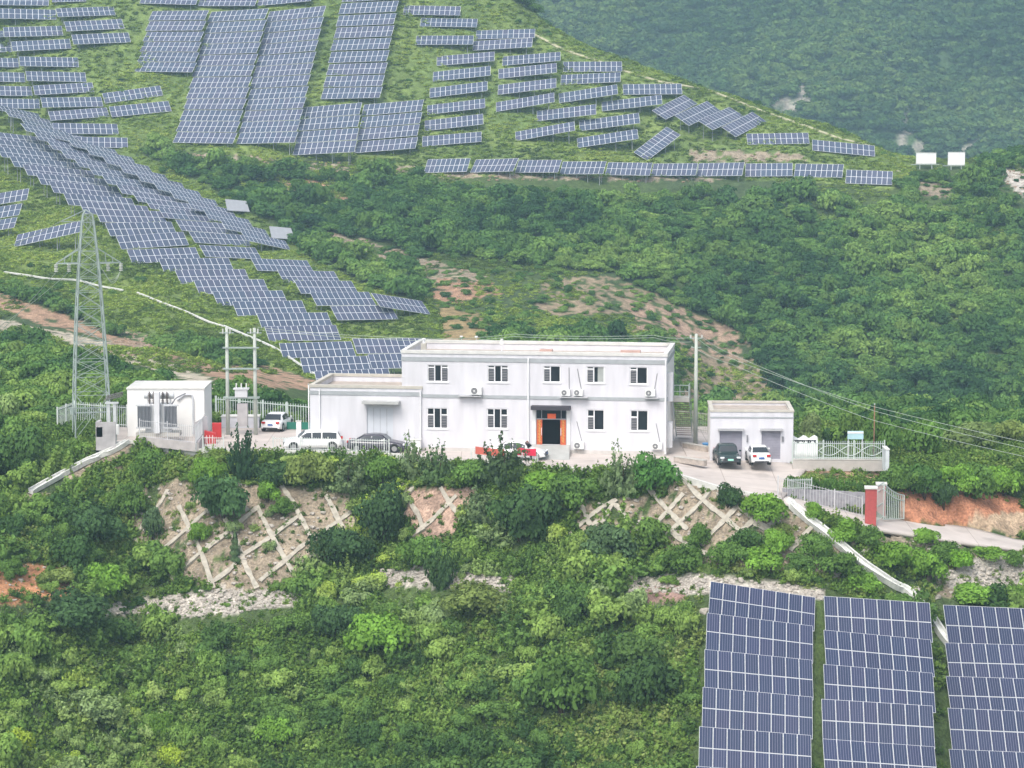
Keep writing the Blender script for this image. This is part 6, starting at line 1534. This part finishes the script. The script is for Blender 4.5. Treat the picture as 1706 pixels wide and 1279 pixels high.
for k, (u, v, w_, l) in enumerate([(1527,985,22,'upright pale boulder beside the drain channel bend'),(1508,984,20,'flat pale boulder touching the drain channel'),(1520,996,26,'low boulder in front of the upright one'),(1560,995,20,'small boulder right of the upright one'),(1175,1018,26,'pale boulder left of the top foreground table'),(1545,268,12,'white rock at the foot of the left billboard'),(1497,286,10,'white rock left of the billboards')]):
    p = cast(u, v, 140 if v > 500 else 400)
    if p is None: continue
    s = w_/2/(FPX/project(*p)[2]); o = bpy.data.objects.new('boulder', rocks[k % 4]); COL.objects.link(o); o.location = p; o.scale = (s, s*.8, s*(1.3 if 'upright' in l and k == 0 else .8)); o.rotation_euler = (.2, .1, k); tag(o, l, 'boulder')
# --- garden vegetables, vine hedge
e = empty('vine_hedge', on_z(1370,814,-1.3), 0, 'climbing vine hedge along the top of the retaining wall', 'hedge'); base = e.location
vm = crown_me('foliage', solid_leaf('vine', (.045,.085,.028)), 77, 900, .075, lumps=10, flat=1.0)
a_, b_ = ra+Vector((.2,.75,ta-.2)), rb+Vector((-.3,.75,tb-ra.z+ra.z-.2)); b_.z = ra.z+tb-.2; NV = 12
for i in range(NV):
    p = a_.lerp(b_, (i+.5)/NV); f = bpy.data.objects.new('foliage', vm); COL.objects.link(f); f.parent = e; f.location = p-base+Vector((0,0,-.15)); f.scale = (.52,.42,random.uniform(.75,.95)); f.rotation_euler = (0,0,i)
m = MB()
for i in range(NV): p = a_.lerp(b_, (i+.5)/NV)-base; m.bar(p+Vector((0,0,-.3)), p+Vector((0,0,1.0)), .03)
m.build('stakes', mat('bamboo', (.3,.27,.15), .8), e)
gm2 = crown_me('foliage', solid_leaf('vegetable', (.075,.13,.035)), 78, 300, .13, lumps=8, kind='spiky', flat=.7)
vl = [(1318,786,.5,'small vegetable bush in the garden bed, leftmost'),(1342,789,.5,'second vegetable bush in the garden bed'),(1395,788,.4,'vegetable bush in the middle of the garden bed'),(1428,786,.45,'bright vegetable bush near the right end of the garden bed'),(1446,786,.4,'last vegetable bush in the garden bed')]
for u, v, s, l in vl:
    p = cast(u, v, 186)
    if p is None: continue
    o = bpy.data.objects.new('vegetable_plant', gm2); COL.objects.link(o); o.location = p; o.scale = (s*1.2, s*1.2, s); tag(o, l, 'plant', 'vegetable plants in the garden bed')

# ------------------------------------------------------------------ haze
hm_ = bpy.data.materials.new('haze_air'); hm_.use_nodes = True; n = hm_.node_tree; n.nodes.clear(); pv = n.nodes.new('ShaderNodeVolumePrincipled'); ho = n.nodes.new('ShaderNodeOutputMaterial')
pv.inputs['Color'].default_value = (.55,.81,1.0,1); pv.inputs['Density'].default_value = 0.00034; pv.inputs['Anisotropy'].default_value = 0.1
n.links.new(pv.outputs[0], ho.inputs['Volume'])
hb = MB(); hb.box(-900, 900, -30, 1510, -70, 260); ho_ = hb.build('haze', hm_); tag(ho_, 'thin blue summer haze filling the valley', 'haze', kind='stuff')
